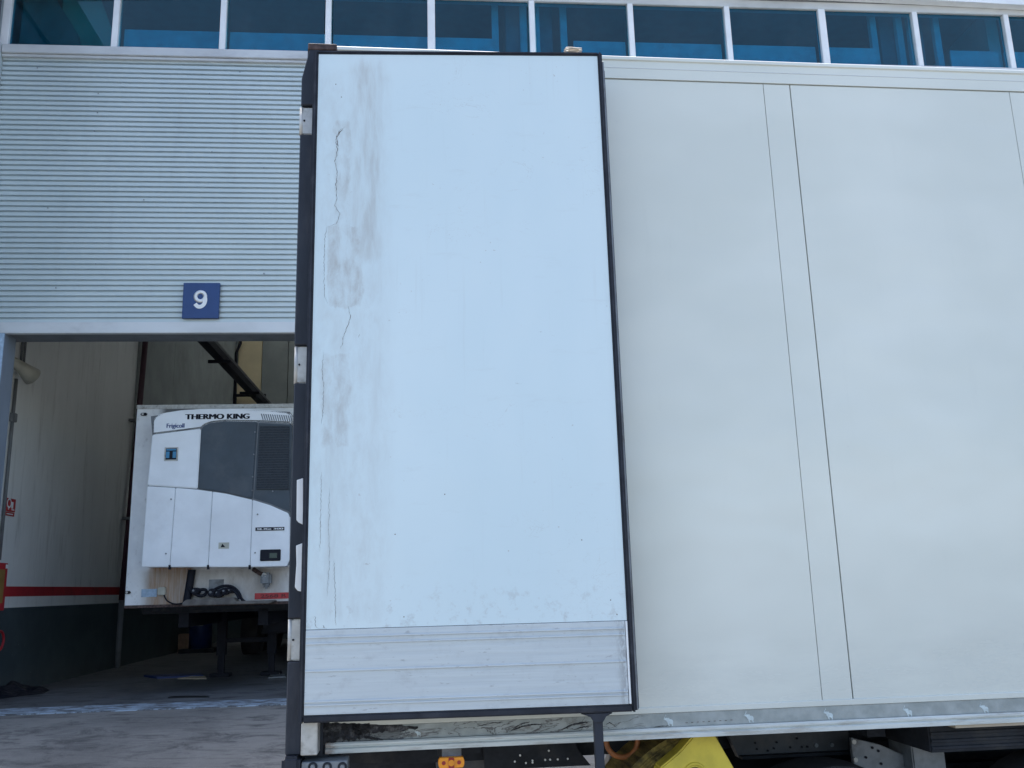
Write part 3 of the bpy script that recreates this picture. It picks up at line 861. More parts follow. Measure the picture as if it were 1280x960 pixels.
for i in range(14):
    a, c = R2p(326+i*2.8, 517.2+.18*i); a2, c2 = R2p(328.6+i*2.8, 524.8+.18*i)
    ls.prism([(a, c), (a+.016, c), (a2+.012, c2), (a2-.004, c2)], UY-.003, UY+.002)
ls.build('vent_slot', M['steel'], TR)
bo = MB()
for p in ((214, 624), (207.5, 692), (317.5, 568), (316, 596), (315.5, 613), (319, 540), (322, 643), (319, 691), (341, 614)):
    bo.disc(R2p(*p), .011, UY-.012, UY+.002, 8)
bo.build('fastener', M['steel'], TR)
for p in ((212, 709), (260, 709), (312, 709)):
    a, c = R2p(*p); MB().box(a-.014, a+.014, UY-.008, UY+.03, c-.03, c+.03).build('latch', M['ink'], TR)
a, c = R2p(231.2, 524.3); a2, c2 = R2p(310.8, 517.0)
# lettering sits 3 mm proud of the cover
text_mesh('lettering', 'THERMO KING', a, a2, c, c2, UY-.0035, M['ink'], TR, bold=.018)
a, c = R2p(208, 536.6); a2, c2 = R2p(230.3, 529.3)
text_mesh('lettering', 'Frigicoll', a, a2, c, c2, UY-.0035, M['navy'], TR, bold=.007)
# square badge
a, c = R2p(205, 576.5); a2, c2 = R2p(223.2, 559)
bd = MB().box(a, a2, UY-.008, UY-.0005, c, c2, .004).build('badge', M['hinge'], TR)
w = a2-a; h = c2-c
MB().box(a+.1*w, a2-.1*w, UY-.010, UY-.0085, c+.1*h, c2-.08*h).build('badge_field', M['ink'], bd)
tt = MB()
tt.box(a+.14*w, a+.38*w, UY-.013, UY-.0105, c+.22*h, c+.68*h); tt.box(a+.62*w, a+.86*w, UY-.013, UY-.0105, c+.22*h, c+.68*h)
tt.box(a+.14*w, a+.86*w, UY-.013, UY-.0105, c+.76*h, c+.88*h)
tt.build('badge_shape', M['badge'], bd)
# model plate
a, c = R2p(319.3, 663.6); a2, c2 = R2p(355.5, 658.6)
mp_ = MB().box(a, a2, UY-.006, UY-.0005, c, c2).build('model_plate', M['ink'], TR)
text_mesh('lettering', 'SLXe 300', a+.02, a2-.02, c+.012, c2-.012, UY-.0075, M['whiteprint'], mp_, bold=.008)
a, c = R2p(273, 686); a2, c2 = R2p(286.6, 678)
sk = MB().box(a, a2, UY-.004, UY-.0005, c, c2).build('sticker', M['cream'], TR)
MB().prism([(a+.03, c+.02), (a2-.05, c+.02), ((a+a2)/2-.02, c2-.015)], UY-.006, UY-.0045).build('sticker_mark', M['ink'], sk)
a, c = R2p(325, 701.5); a2, c2 = R2p(351.2, 686.6)
dsp = MB().box(a, a2, UY-.015, UY-.0005, c, c2, .02, 3).build('control_display', M['ink'], TR)
MB().box(a+.13, a2-.05, UY-.018, UY-.0155, c+.04, c2-.05).build('display_screen', M['screen'], dsp)
# below the unit
def Rf(px, py): return on(FR, px, py, 0)
for q in (((156, 742.5), (164, 738.5)), ((176, 520), (184.5, 516.2))):
    (a, c), (a2, c2) = Rf(*q[0]), Rf(*q[1])
    lm = MB().box(a, a2, -.03, -.0005, c, c2, .012).build('marker_lamp', M['ink'], TR)
    MB().disc((a+.035, (c+c2)/2), .016, -.036, -.029, 10).build('lens', M['hinge'], lm)
(a, c), (a2, c2) = Rf(176.5, 746.5), Rf(196.5, 736); MB().box(a, a2, -.006, -.0005, c, c2).build('notice_plate', M['palebl'], TR)
(a, c), (a2, c2) = Rf(198, 744), Rf(208.5, 734); MB().box(a, a2, -.07, -.0005, c, c2, .012).build('socket_box', M['cream'], TR)
(a, c), (a2, c2) = Rf(318.3, 749.3), Rf(364, 740.3)
rs = MB().box(a, a2, -.006, -.0005, c, c2).build('red_plate', M['redprint'], TR)
text_mesh('lettering', '2568 R', a+.08, a2-.06, c+.02, c2-.02, -.0075, M['dredprint'], rs, weight=.02)
(a, c), (a2, c2) = Rf(261, 738), Rf(280, 724); MB().box(a, a2, -.01, -.0005, c, c2).build('data_plate', M['steel'], TR)
(a, c), (a2, c2) = Rf(327.5, 732), Rf(341, 715.5)
vb_ = MB().box(a, a2, -.16, -.001, c, c2, .03, 3); vb_.box(a+.04, a2-.04, -.12, -.002, c-.045, c+.02, .02); vb_.build('filter_housing', M['steel'], TR)
(a, c) = Rf(318, 714)
MB().tube([(a, -.1, c+.03), (a+.09, -.12, c-.03), (a+.14, -.12, c-.05)], .03).build('drain_hose', M['brownrub'], TR)
MB().tube([(a+.14, -.12, c-.05), (a+.19, -.13, c-.08)], .032).build('hose_end', M['whiteprint'], TR)
def hose(pxs, r, y, name='air_hose', m='ink'):
    pts = []
    for i, p in enumerate(pxs):
        yy = y[i] if isinstance(y, (list, tuple)) else y
        q = on(FR, p[0], p[1], yy); pts.append(Vector((q[0], yy, q[1])))
    # smooth with Catmull-Rom
    out = []
    for i in range(len(pts)-1):
        p0 = pts[max(0, i-1)]; p1 = pts[i]; p2 = pts[i+1]; p3 = pts[min(len(pts)-1, i+2)]
        for t in (0, .25, .5, .75):
            out.append(.5*((2*p1)+(-p0+p2)*t+(2*p0-5*p1+4*p2-p3)*t*t+(-p0+3*p1-3*p2+p3)*t**3))
    out.append(pts[-1])
    MB().tube(out, r, 8).build(name, M[m], TR)
hose([(240, 712), (238, 725), (235.5, 740), (233, 754)], .055, -.08)
hose([(236, 735), (243, 742), (252, 745), (258, 741), (256, 737), (246, 738)], .022, -.12)
hose([(262, 742), (270, 736), (280, 732.5), (290, 733.5), (298, 740), (303, 750), (310, 754)], .020, -.14)
hose([(268, 745), (276, 738), (286, 736), (294, 740), (299, 749)], .018, -.18)
hose([(205, 744), (209, 751), (218, 755), (229, 754)], .010, -.05, 'thin_cable')
for p in ((247, 739, .05), (268, 741, .06), (276, 742, .055), (284, 739, .05), (291, 738, .04)):
    a, c = Rf(p[0], p[1]); cp = MB().disc((a, c), p[2], -.16, -.001, 12); cp.disc((a, c), p[2]*.6, -.19, -.161, 10); cp.build('coupling', M['ink'], TR)
    MB().disc((a-.012, c+.01), p[2]*.3, -.194, -.191, 8).build('coupling_cap', M['steel'], TR)
(a, c), (a2, c2) = Rf(233, 757), Rf(340, 750)
M['stepc'] = simple('grimy_step_steel', (.13, .12, .11), .7, var=.3, scale=8, dirt=(.05, .045, .04), damt=.7)
MB().prism([(a, c), (a2, c), (a2+.08, c+.03), (a2+.04, c2), (a2-.45, c2), (a2-.5, c2+.05), (a+.05, c2+.04), (a, c2)], -.22, -.001, .008).build('step', M['stepc'], TR)
MB().box(rx0+.01, rx1-.01, -.03, -.0015, rz0-.004, rz0+.035).build('bottom_edge', M['brownrub'], TR)
# running gear; beams and legs coloured black to stand in for deep shade
for q in (.62, 1.75):
    MB().box(rx0+q, rx0+q+.14, .5, 11.5, rz0-.30, rz0+.049).build('chassis_beam', M['ink'], TR)
cm = MB()
for i in range(12): cm.box(rx0+.1, rx1-.1, .5+i*.95, .6+i*.95, rz0-.10, rz0+.048)
cm.build('cross_member', M['chassis'], TR)
kp = MB().box(rx0+.3, rx1-.3, .3, 2.2, rz0-.06, rz0+.047); kp.build('coupling_plate', M['chassis'], TR)
for q in (.78, 1.60):
    lx = rx0+q
    lg = MB().box(lx-.07, lx+.07, 2.55, 2.70, BAY+.35, rz0-.06, .008); lg.build('landing_leg', M['ink'], TR)
    MB().box(lx-.05, lx+.05, 2.58, 2.67, BAY+.07, BAY+.349).build('inner_leg', M['ink'], TR)
    MB().box(lx-.16, lx+.16, 2.50, 2.75, BAY+.007, BAY+.069, .01).build('foot', M['ink'], TR)
MB().box(rx0+.85, rx0+1.55, 2.6, 2.66, BAY+.55, BAY+.62).build('leg_brace', M['ink'], TR)
pl_ = MB().box(rx0+1.5, rx1-.2, 2.3, 2.36, rz0-.48, rz0-.12); pl_.build('bolster_plate', M['ink'], TR)
for i in range(4):
    MB().disc((rx0+1.62+i*.17, rz0-.25), .045, 2.285, 2.299, 14).build('bolster_hole', M['ink'], TR)
for yy in (8.2, 9.5, 10.8):
    for q in (0.05, 2.15):
        wl_ = MB(); wl_.tube([(rx0+q, yy, BAY+.50), (rx0+q+.36, yy, BAY+.50)], .49, 28)
        wt = wl_.build('wheel', M['tyre'], TR)
    MB().box(rx0+.3, rx1-.3, yy-.06, yy+.06, BAY+.44, BAY+.56).build('axle', M['chassis'], TR)

# ------------------------------------------------------------------ the big trailer
TO = FT.o.copy()
T1 = empty('semi_trailer', TO, FT.yaw, 'long cream box trailer in the foreground with its rear door folded back against the side', 'trailer')
L0, L1 = -.700, 12.6
ZTOP = on(FT, 900, 75.5)[1]; ZGR = on(FT, 900, 102.4)[1]
ZB1 = on(FT, 1120, 878.75)[1]; ZB0 = on(FT, 1120, 896)[1]; ZR0 = on(FT, 1120, 908.8)[1]
print('Z', ZTOP, ZGR, ZB1, ZB0, ZR0)
j1, j2, j3 = on(FT, 990, 480)[0], on(FT, 1025.5, 480)[0], on(FT, 1261.5, 115)[0]
print('joints', j1, j2, j3)
wj = j2-j1
pitch_ = j3-j1
xs = [L0, j1, j2]
x = j3
while x < L1-.3:
    xs += [x, x+wj]; x += pitch_
xs.append(L1)
for i in range(len(xs)-1):
    strip = (i % 2 == 1)
    g1 = .0012 if strip else .0012
    a = xs[i] + (.0035 if (not strip and i) else .0012)
    b = xs[i+1] - .0012
    MB().box(a, b, 0, .028, ZB1+.004, ZGR-.004, .0012, 1).build('seam_strip' if strip else 'side_panel', M['side'], T1)
MB().box(L0, L1, .012, .05, ZB1, ZGR).build('joint_backing', M['joint'], T1)
# top rail
MB().prism([(-.004, ZGR), (-.004, ZTOP-.022), (-.010, ZTOP-.018), (-.010, ZTOP-.004), (-.003, ZTOP+.002), (.05, ZTOP+.006), (.05, ZGR)], L0-.06, L1, axis='x').build('top_rail', M['side'], T1)
MB().box(L0, L1, -.0052, -.0040, (ZGR+ZTOP)/2-.004, (ZGR+ZTOP)/2-.002).build('rail_seam', M['trim'], T1)
MB().box(L0+.01, L1-.01, .0505, 2.55, ZR0+.03, ZTOP-.004).build('box_body', M['side'], T1)
# grey scuff band and white two-step floor rail
MB().box(L0-.01, L1, -.003, .05, ZB0, ZB1-.001).build('scuff_band', M['band'], T1)
MB().box(L0, L1, -.006, .010, ZB1, ZB1+.022, .002, 1).build('lower_seam', M['side'], T1)
zm = (ZB0+ZR0)/2
MB().prism([(-.022, ZR0), (-.022, zm-.004), (-.012, zm+.001), (-.012, zm+.003), (-.018, zm+.006), (-.018, ZB0-.006), (-.012, ZB0-.001), (.04, ZB0-.001), (.04, ZR0)], L0-.012, L1, axis='x').build('floor_rail', M['rail'], T1)
# emblems on the band
EL = [(455,-60),(482,-5),(432,60),(395,110),(412,130),(510,115),(540,125),(650,122),(660,190),(760,200),(830,240),(860,310),(850,400),(832,460),(840,548),(785,548),(790,500),(760,450),(700,430),(630,425),(640,470),(660,548),(600,548),(590,490),(560,430),(535,340),(498,335),(490,260),(430,248),(440,228),(370,208),(320,182),(302,150),(375,188),(355,135),(368,92),(440,15),(448,-18),(430,-48)]
def elephant(px, py, h):
    cx, cz = on(FT, px, py)
    s_ = h/608.0
    pts = [(cx+(a-590)*s_, cz-(b-245)*s_) for a, b in EL]
    return flat_poly('elephant_emblem', pts, -.0042, .001, M['emblem'], T1)
for p in ((522, 914.5), (835, 899), (935.5, 894.6), (1034.5, 891), (1133.5, 887.3), (1229, 883.2)):
    elephant(p[0], p[1]+1.2, .026 if p[0] < 600 else .042)
def stroke(pxs, w0, seed, name, m):
    random.seed(seed)
    P_ = [Vector((*on(FT, a, b), 0)) for a, b in pxs]
    out = []
    for i in range(len(P_)-1):
        n = max(2, int((P_[i+1]-P_[i]).length/.005))
        out += [P_[i].lerp(P_[i+1], k_/n) + Vector((random.uniform(-.001, .001), random.uniform(-.001, .001), 0)) for k_ in range(n)]
    up_ = []; lo_ = []
    for i, p in enumerate(out):
        e = min(1, .15+min(i, len(out)-1-i)/(len(out)*.3)); w = w0*e*random.uniform(.5, 1.2)
        up_.append((p.x, p.y+w)); lo_.append((p.x, p.y-w))
    return flat_poly(name, up_+lo_[::-1], -.0045, .001, m, T1)
for k_, (pp, w_) in enumerate(((((636, 914.5), (652, 908), (668, 905), (684, 906.5)), .0028), (((640, 912), (650, 905), (664, 901.8)), .002), (((700, 913), (714, 906), (730, 903), (741, 902)), .0032), (((716, 912), (728, 908.5), (741, 907)), .002), (((757, 906), (762, 903), (768, 907), (772, 911)), .0016), (((816, 908.5), (828, 907.5), (840, 907)), .0014), (((596, 908), (612, 904), (630, 903)), .0014))):
    stroke(pp, w_, 20+k_, 'scrape_mark', M['tar'])
dd = MB()
for i in range(9):
    a, c = on(FT, 858+i*7.0, 903.2-i*.42); dd.box(a-.004, a+.004, -.0040, -.0031, c-.0012, c+.0012)
dd.build('scratch_marks', M['crack'], T1)
def smear(px0, px1, pyt, pyb, seed, name, m, jag=.010, th=.004):
    random.seed(seed)
    top = []; bot = []
    n = 22
    for i in range(n+1):
        t = i/n
        px_ = px0+(px1-px0)*t
        k_ = (1-t)**.7
        xa_, zt__ = on(FT, px_, pyt[0]+(pyt[1]-pyt[0])*t)
        _, zb__ = on(FT, px_, pyb[0]+(pyb[1]-pyb[0])*t)
        top.append((xa_, zt__-random.uniform(0, jag)*.5)); bot.append((xa_+.002, zb__+random.uniform(-jag, jag)*.6))
    bot = [(b[0], min(b[1], t_[1]-.002)) for b, t_ in zip(bot, top)]
    return flat_poly(name, top+bot[::-1], -.0075, th, m, T1)
smear(404, 462, (902, 903), (929, 922), 4, 'tar_smear', M['tar'])
smear(440, 522, (904, 907), (918, 911), 8, 'tar_smear', M['tar'], .008)
smear(455, 459+20, (918, 924), (922, 926), 9, 'tar_smear', M['tar'], .003)
# rear frame: post, hinge leaves, cap, lower block
def T2(px, py, y=0): return on(FT, px, py, y)
PX0 = -.868; PX1 = -.745
zt0 = T2(380, 60, -.05)[1]
YF = -.075
def Tp(px, py): return on(FT, px, py, YF)
post_top = [Tp(388, 58), Tp(400, 58), Tp(400, 131), Tp(376.2, 131), Tp(377, 98)]
MB().prism(post_top, YF, .0, .003, 1).build('rear_post', M['post'], T1)
xl = Tp(366, 600)[0]; xl2 = Tp(357.5, 900)[0]
def seg(y0, y1):
    a = Tp(0, y0)[1]; return a
def zat(py, px=372): return Tp(px, py)[1]
def postseg(pya, pyb, xl_, xr_=-.79):
    MB().box(xl_, xr_, YF, .0, zat(pyb), zat(pya), .004, 1).build('rear_post', M['post'], T1)
XL = Tp(369.5, 440)[0]
postseg(167.5, 431, Tp(374, 200)[0]); postseg(479, 773, Tp(367, 500)[0]); postseg(827, 944, Tp(357.8, 880)[0], Tp(377, 900)[0])
MB().box(Tp(372, 440)[0]+.0, -.70, .001, 2.56, ZR0-.10, ZTOP-.01).build('rear_frame', M['post'], T1)
def hingeleaf(pya, pyb, pxl):
    a = Tp(pxl, pya)[0]
    m_ = MB().box(a+.003, -.770, YF+.012, -.001, zat(pyb-1), zat(pya+1), .004)
    m_.tube([(a+.006, YF+.022, zat(pyb-1)), (a+.006, YF+.022, zat(pya+1))], .011, 10)
    h_ = m_.build('hinge', M['hinge'], T1)
    zc_ = (zat(pya)+zat(pyb))/2
    MB().disc((a+.016, zc_), .004, YF+.008, YF+.013, 8).build('hinge_bolt', M['ink'], h_)
hingeleaf(131, 167, 375.5); hingeleaf(431, 479, 369); hingeleaf(773, 827, 361)
# two pale lens plates in the post
for q in ([(371, 600), (379, 597.5), (379, 656), (373, 653), (370.5, 650)], [(370, 682), (379, 678.5), (379, 740), (372, 738.5), (368.5, 734), (370.5, 705)]):
    pts = [on(FT, a, b, YF-.004) for a, b in q]
    MB().prism(pts, YF-.004, YF+.01, .0015, 1).build('pale_insert', M['whiteprint'], T1)
# rusty cap on top of the post
cp = MB()
(a, c), (a2, c2) = Tp(385, 63), Tp(421, 55.5)
cp.box(a, a2, YF-.004, -.02, c+.004, c2, .003, 1)
cp.build('post_cap', M['brownrub'], T1)
# lower corner block and bolted plate
(a, c), (a2, c2) = on(FT, 375.5, 945, -.10), on(FT, 397.5, 903, -.10)
MB().box(a, a2, -.10, .0, c, c2+.01, .003, 1).build('corner_block', M['hinge'], T1)
(a, c), (a2, c2) = on(FT, 397.8, 943, -.02), on(FT, 404, 903, -.02)
MB().box(a, a2, -.02, .01, c-.004, c2+.01).build('corner_gap', M['rubber'], T1)
(a, c), (a2, c2) = on(FT, 376, 975, -.09), on(FT, 436, 944.5, -.02)
bp_ = MB().box(a, a2, -.09, .02, c-.05, c2-.004, .003, 1).build('bolted_plate', M['steel'], T1)
for px in (391, 409, 428):
    q = on(FT, px, 958.5, -.09)
    MB().ring((q[0], -.092, q[1]), .013, .0035, 20, 6).build('bolt_ring', M['chassis'], bp_)
    MB().disc(q, .008, -.097, -.089, 6).build('bolt', M['steel'], bp_)
(a, c), (a2, c2) = on(FT, 350.5, 985, -.11), on(FT, 375, 946, -.11)
MB().box(a, a2, -.11, .10, c, c2, .012, 3).build('rubber_buffer', M['rubber'], T1)

# ---- folded door (frame of its own, a little more open than the trailer side)
rel = Matrix.Rotation(FD.yaw-FT.yaw, 4, 'Z')
rel.translation = FT.loc(FD.o); 
def door_part(o):
    o.matrix_parent_inverse = Matrix.Identity(4)
    return o
ox0, ox1 = D2(388.5, 480)[0], D2(773.5, 480)[0]
ox0 = D2(379.4, 620)[0]; ox1 = D2(752, 69)[0]
ix0 = D2(398.2, 68.1)[0]; ix1 = D2(746.8, 70.4)[0]
oz1 = D2(560, 65.0)[1]; iz1 = D2(560, 69.2)[1]
iz0 = D2(600, 886.8)[1]; oz0 = D2(600, 896.5)[1]
print('door', ox0, ox1, oz0, oz1, ix0, ix1, iz0, iz1)
rb = MB()
YD = -.012
rb.box(ox0, ix0, YD, .07, oz0, oz1, .006); rb.box(ix1, ox1, YD, .07, oz0, oz1, .006)
rb.box(ix0-.004, ix1+.004, YD+.001, .069, iz1, oz1-.0015, .005); rb.box(ix0-.004, ix1+.004, YD+.001, .069, oz0+.0015, iz0, .005)
door = rb.build('rear_door', M['rubber'], T1)
door.location = rel.translation; door.rotation_euler = (0, 0, FD.yaw-FT.yaw)
door['label'] = 'white rear door with dark rubber seal, swung right round and folded against the trailer side'
kz = D2(600, 781.2)[1]
MB().box(ix0-.002, ix1+.002, 0, .06, iz0-.002, iz1+.002).build('door_core', M['joint'], door)
MB().box(ix0+.001, ix1-.001, -.004, .001, kz+.001, iz1-.001, .001, 1).build('door_skin', M['door'], door)
kp_ = MB().box(ix0+.001, ix1-.010, -.0065, .001, iz0+.001, kz-.0005, .001, 1)
kick = kp_.build('kick_plate', M['kick'], door)
for px_, py_ in ((500, 793.5), (500, 801.5), (500, 835.5), (500, 873.5), (500, 878)):
    zz = D2(px_, py_)[1]
    MB().box(ix0+.002, ix1-.011, -.0115, -.006, zz-.003, zz+.003, .001, 1).build('kick_plate_rib', M['kick'], door)
MB().box(ix1-.0085, ix1-.001, -.009, .001, iz0+.002, kz-.001, .001, 1).build('edge_trim', M['whiteprint'], door)
MB().box(ox1+.0005, ox1+.010, .012, .030, oz0+.004, oz1-.03, .003, 1).build('side_lip', M['steel'], door)
MB().box(ox1-.002, ox1+.018, .045, .065, oz0+.003, oz1-.05, .003, 1).build('inner_seal', M['rubber'], door)
# cracks and lifted paint
def crackline(pxs, w0, seed, name='paint_crack', jag=.0022):
    random.seed(seed)
    pts = [Vector((*D2(a, b), 0)) for a, b in pxs]
    out = []
    for i in range(len(pts)-1):
        n = max(2, int((pts[i+1]-pts[i]).length/.006))
        for k_ in range(n):
            t = k_/n
            p = pts[i].lerp(pts[i+1], t)
            out.append((p.x+random.uniform(-jag, jag), p.y))
    out.append((pts[-1].x, pts[-1].y))
    bm = bmesh.new()
    prev = None
    for i, (x_, z_) in enumerate(out):
        e = min(i, len(out)-1-i)/max(1, len(out)*.15)
        w = w0*min(1, e+.15)*random.uniform(.25, 1.2)
        v = (bm.verts.new((x_-w, -.0046, z_)), bm.verts.new((x_+w, -.0046, z_)), bm.verts.new((x_+w, -.0041, z_)), bm.verts.new((x_-w, -.0041, z_)))
        if prev:
            for k_ in range(4):
                bm.faces.new([prev[k_], prev[(k_+1) % 4], v[(k_+1) % 4], v[k_]])
        prev = v
    bmesh.ops.recalc_face_normals(bm, faces=bm.faces[:])
    me = bpy.data.meshes.new(name); bm.to_mesh(me); bm.free()
    return link(name, me, M['crack'], door)
crackline([(432, 159), (424, 164), (420, 175), (422, 190), (419, 202), (422, 216), (420, 232), (421, 248), (419, 258), (425, 268), (421, 280), (410, 284)], .0011, 1)
crackline([(428, 162), (421, 172), (423, 184)], .0022, 2)
crackline([(409, 284), (406, 300), (405, 340), (406, 372), (410, 381)], .0006, 3)
crackline([(436, 383), (438, 395), (436, 406), (430, 418), (428, 430), (426, 436)], .0010, 4)
crackline([(404, 440), (403, 462), (405, 485), (404, 510), (402, 530)], .0006, 5)
crackline([(402, 590), (401, 640), (400, 690)], .0005, 6)
crackline([(418, 700), (419, 740), (420, 782)], .0006, 7)
crackline([(394, 770), (395, 784), (400, 786)], .0009, 8)
crackline([(404, 781), (406, 785), (409, 786)], .0010, 9)
crackline([(412, 610), (411, 660), (412, 700), (409, 745)], .0004, 11)
crackline([(448, 422), (450, 418)], .0011, 10)
crackline([(644, 479), (648, 480), (652, 480)], .0014, 13)
for p in ((420, 106), (427, 122), (494, 668), (556, 618), (763, 750), (771, 768), (505, 771), (727, 675)):
    MB().disc(D2(*p), .0022, -.0048, -.0039, 8).build('paint_chip', M['crack'], door)
# retaining bar under the door and its head
(a, c), (a2, c2) = on(FD, 742.5, 900), on(FD, 753.5, 900)
MB().box(a, a2, .0, .035, .72, oz0-.012, .003, 1).build('retaining_bar', M['post'], door)
MB().prism([(a-.045, oz0-.001), (a2+.035, oz0-.001), (a2+.012, oz0-.012), (a2, oz0-.03), (a, oz0-.03), (a-.012, oz0-.012)], -.006, .034).build('bar_head', M['post'], door)
# beige strap loop on top of the door
sl = empty('strap_loop', CO*0, 0, 'small crumpled beige strap loop lying on the top edge of the folded door', 'strap')
def Dw(px, py, y=0):
    a_, c_ = on(FD, px, py, y)
    p = FD.o + FD.x*a_ + FD.y*y; return Vector((p.x, p.y, c_))
P1 = [Dw(708.5, 65.4, .03), Dw(705.5, 62, .03), Dw(708, 59.6, .03), Dw(714, 59.8, .03), Dw(722, 60.8, .03), Dw(727, 60.6, .03), Dw(727.2, 63, .03), Dw(722, 65.6, .03)]
band = MB()
for q in (0, .012, .024):
    band.tube([p+FD.y*q for p in P1], [.0035, .003, .003, .004, .004, .003, .003, .002], 6)
band.build('webbing', M['beige'], sl)
P2 = [Dw(711, 62.5, .03), Dw(717, 62.8, .03), Dw(721, 63.8, .03)]
MB().tube([p+FD.y*.01 for p in P2], [.004, .007, .003], 8).build('webbing_fold', M['wood'], sl)

# ---- underside of the big trailer
YB = .62
def U(px, py, y=YB): return on(FT, px, py, y)
zbb = U(700, 955)[1]
def holes_mesh(pxs, y, r, m, nm):
    for p in pxs:
        q = on(FT, p[0], p[1], y); MB().disc(q, r, y-.006, y+.001, 10).build(nm, m, T1)
# side rail web, rear part with sloped end
pl = [U(436, 900), U(436, 951), U(516, 951), U(551, 944.5), U(600, 938), U(600, 900)]
MB().prism(pl, YB-.05, YB, .0).build('rear_gusset', M['chassis'], T1)
pl = [U(610, 900), U(622, 985), U(622, 985), U(640, 959.5), U(735, 955), U(720, 940), U(700, 900)]
pl = [U(600, 890), U(606, 961), U(737, 955), U(722, 937), U(700, 890)]
MB().prism(pl, YB-.03, YB+.02).build('chassis_web', M['chassis'], T1)
holes_mesh([(643.3, 951.8), (650, 944), (657.2, 953.5), (665.5, 950.5), (665.5, 953), (685.8, 938.2), (681.3, 949.6), (687.5, 949.3), (697, 949), (709.5, 948.3)], YB-.03, .0042, M['whiteprint'], 'rivet')
MB().box(-.60, 12, YB+.06, YB+.10, zbb+.02, ZR0+.02).build('chassis_beam', M['chassis'], T1)
MB().box(-.60, 12, 1.85, 1.92, zbb-.1, ZR0+.02).build('chassis_beam', M['chassis'], T1)
holes_mesh([(775.5, 945), (797.5, 943.6), (808, 945.4), (754, 946)], YB+.06, .0050, M['whiteprint'], 'rivet')
cm = MB()
for i in range(14): cm.box(-.3+i*.9, -.22+i*.9, .34, 2.4, ZR0-.09, ZR0+.028)
cm.build('cross_member', M['chassis'], T1)
fl_ = MB().box(L0, L1, .041, 2.54, ZR0+.005, ZR0+.0285); fl_.build('floor_underside', M['chassis'], T1)
MB().box(-.75, .02, .95, 1.05, .66, .99, .004, 1).build('rear_cross_beam', M['chassis'], T1)
MB().box(-.30, -.05, .80, .94, .60, .955, .004, 1).build('tail_bracket', M['web'], T1)
# right hand web with holes
pr = [U(900, 900), U(922, 946.5), U(1058, 940.5), U(1058, 880)]
MB().prism(pr, YB-.02, YB+.03).build('chassis_web', M['web'], T1)
MB().box(pr[1][0], pr[2][0], YB-.06, YB-.021, pr[1][1]-.0, pr[1][1]+.012).build('web_flange', M['chassis'], T1)
holes_mesh([(943.5, 928.5), (945.7, 936.2), (959.5, 938.2), (970.5, 927.7), (967, 935.3), (987.5, 934), (1002, 933.5), (1009, 933.3), (996, 922.8)], YB-.02, .0045, M['ink'], 'web_hole')
holes_mesh([(1020, 931.5), (1039.5, 931)], YB-.02, .009, M['steel'], 'web_bolt')
# sloping bracket
bk = [on(FT, a, b, .45) for a, b in ((1061, 921), (1064, 953), (1080, 966), (1139, 975), (1138, 948), (1098, 930))]
MB().prism(bk, .43, .45, .002, 1).build('sloping_bracket', M['steel'], T1)
for p in ((1082, 946.5), (1101, 954.5), (1097.5, 938.5), (1090, 934.5)):
    MB().disc(on(FT, p[0], p[1], .43), .0055, .424, .431, 10).build('bracket_hole', M['ink'], T1)
for p in ((1066.5, 927), (1068.5, 949.5)):
    MB().disc(on(FT, p[0], p[1], .43), .010, .42, .431, 8).build('bracket_bolt', M['hinge'], T1)
# upright and pallet box
(a, _), (a2, _) = on(FT, 1140, 940, .35), on(FT, 1181, 940, .35)
MB().box(a, a2, .35, .55, .55, ZR0+.004, .006).build('support_upright', M['steel'], T1)
yb_ = .10
(a, z1_), (_, z0_) = on(FT, 1160, 909, yb_), on(FT, 1162, 941.5, yb_)
zs_ = [z0_, z0_+(z1_-z0_)*.20, z0_+(z1_-z0_)*.28, z0_+(z1_-z0_)*.42, z0_+(z1_-z0_)*.50]
MB().box(a, a+2.7, yb_, yb_+.6, z0_, ZR0-.014, .006).build('pallet_box', M['chassis'], T1)
for zz in (z0_+.012, z0_+.038, z0_+.066):
    MB().box(a+.004, a+2.69, yb_-.008, yb_+.001, zz, zz+.012, .002, 1).build('box_rib', M['chassis'], T1)
(a, c), (a2, c2) = on(FT, 1194, 910.5, -.005), on(FT, 1280, 902, -.005)
MB().box(a, a+2.4, -.008, .09, ZR0-.013, ZR0-.0005).build('timber_edge', M['wood'], T1)
# tyre and mudguards
def wheel(cx, cz, R=.50):
    w_ = MB()
    prof = [(.0, R*.93), (.03, R), (.25, R), (.28, R*.93)]
    n = 40
    rows = []
    prof = [(.02, R*.55), (0, R*.75), (.005, R*.93), (.03, R*.995), (.25, R*.995), (.28, R*.93), (.28, R*.6)]
    for y_, r_ in prof:
        rows.append([w_.bm.verts.new((cx+r_*cos(2*pi*k_/n), .10+y_, cz+r_*sin(2*pi*k_/n))) for k_ in range(n)])
    for i in range(len(rows)-1):
        for k_ in range(n):
            f = w_.bm.faces.new([rows[i][k_], rows[i][(k_+1) % n], rows[i+1][(k_+1) % n], rows[i+1][k_]])
    w_.bm.faces.new(rows[0][::-1]); w_.bm.faces.new(rows[-1])
    wo = w_.build('wheel', M['tyre'], T1)
    MB().disc((cx, cz), R*.54, .13, .16, 24).build('rim', M['hinge'], wo)
for cx in (.98+.0, 2.29, 3.60):
    wheel(cx+.27 if cx < 1 else cx, .48, .48)
wheel(1.12, .40, .44) if False else None
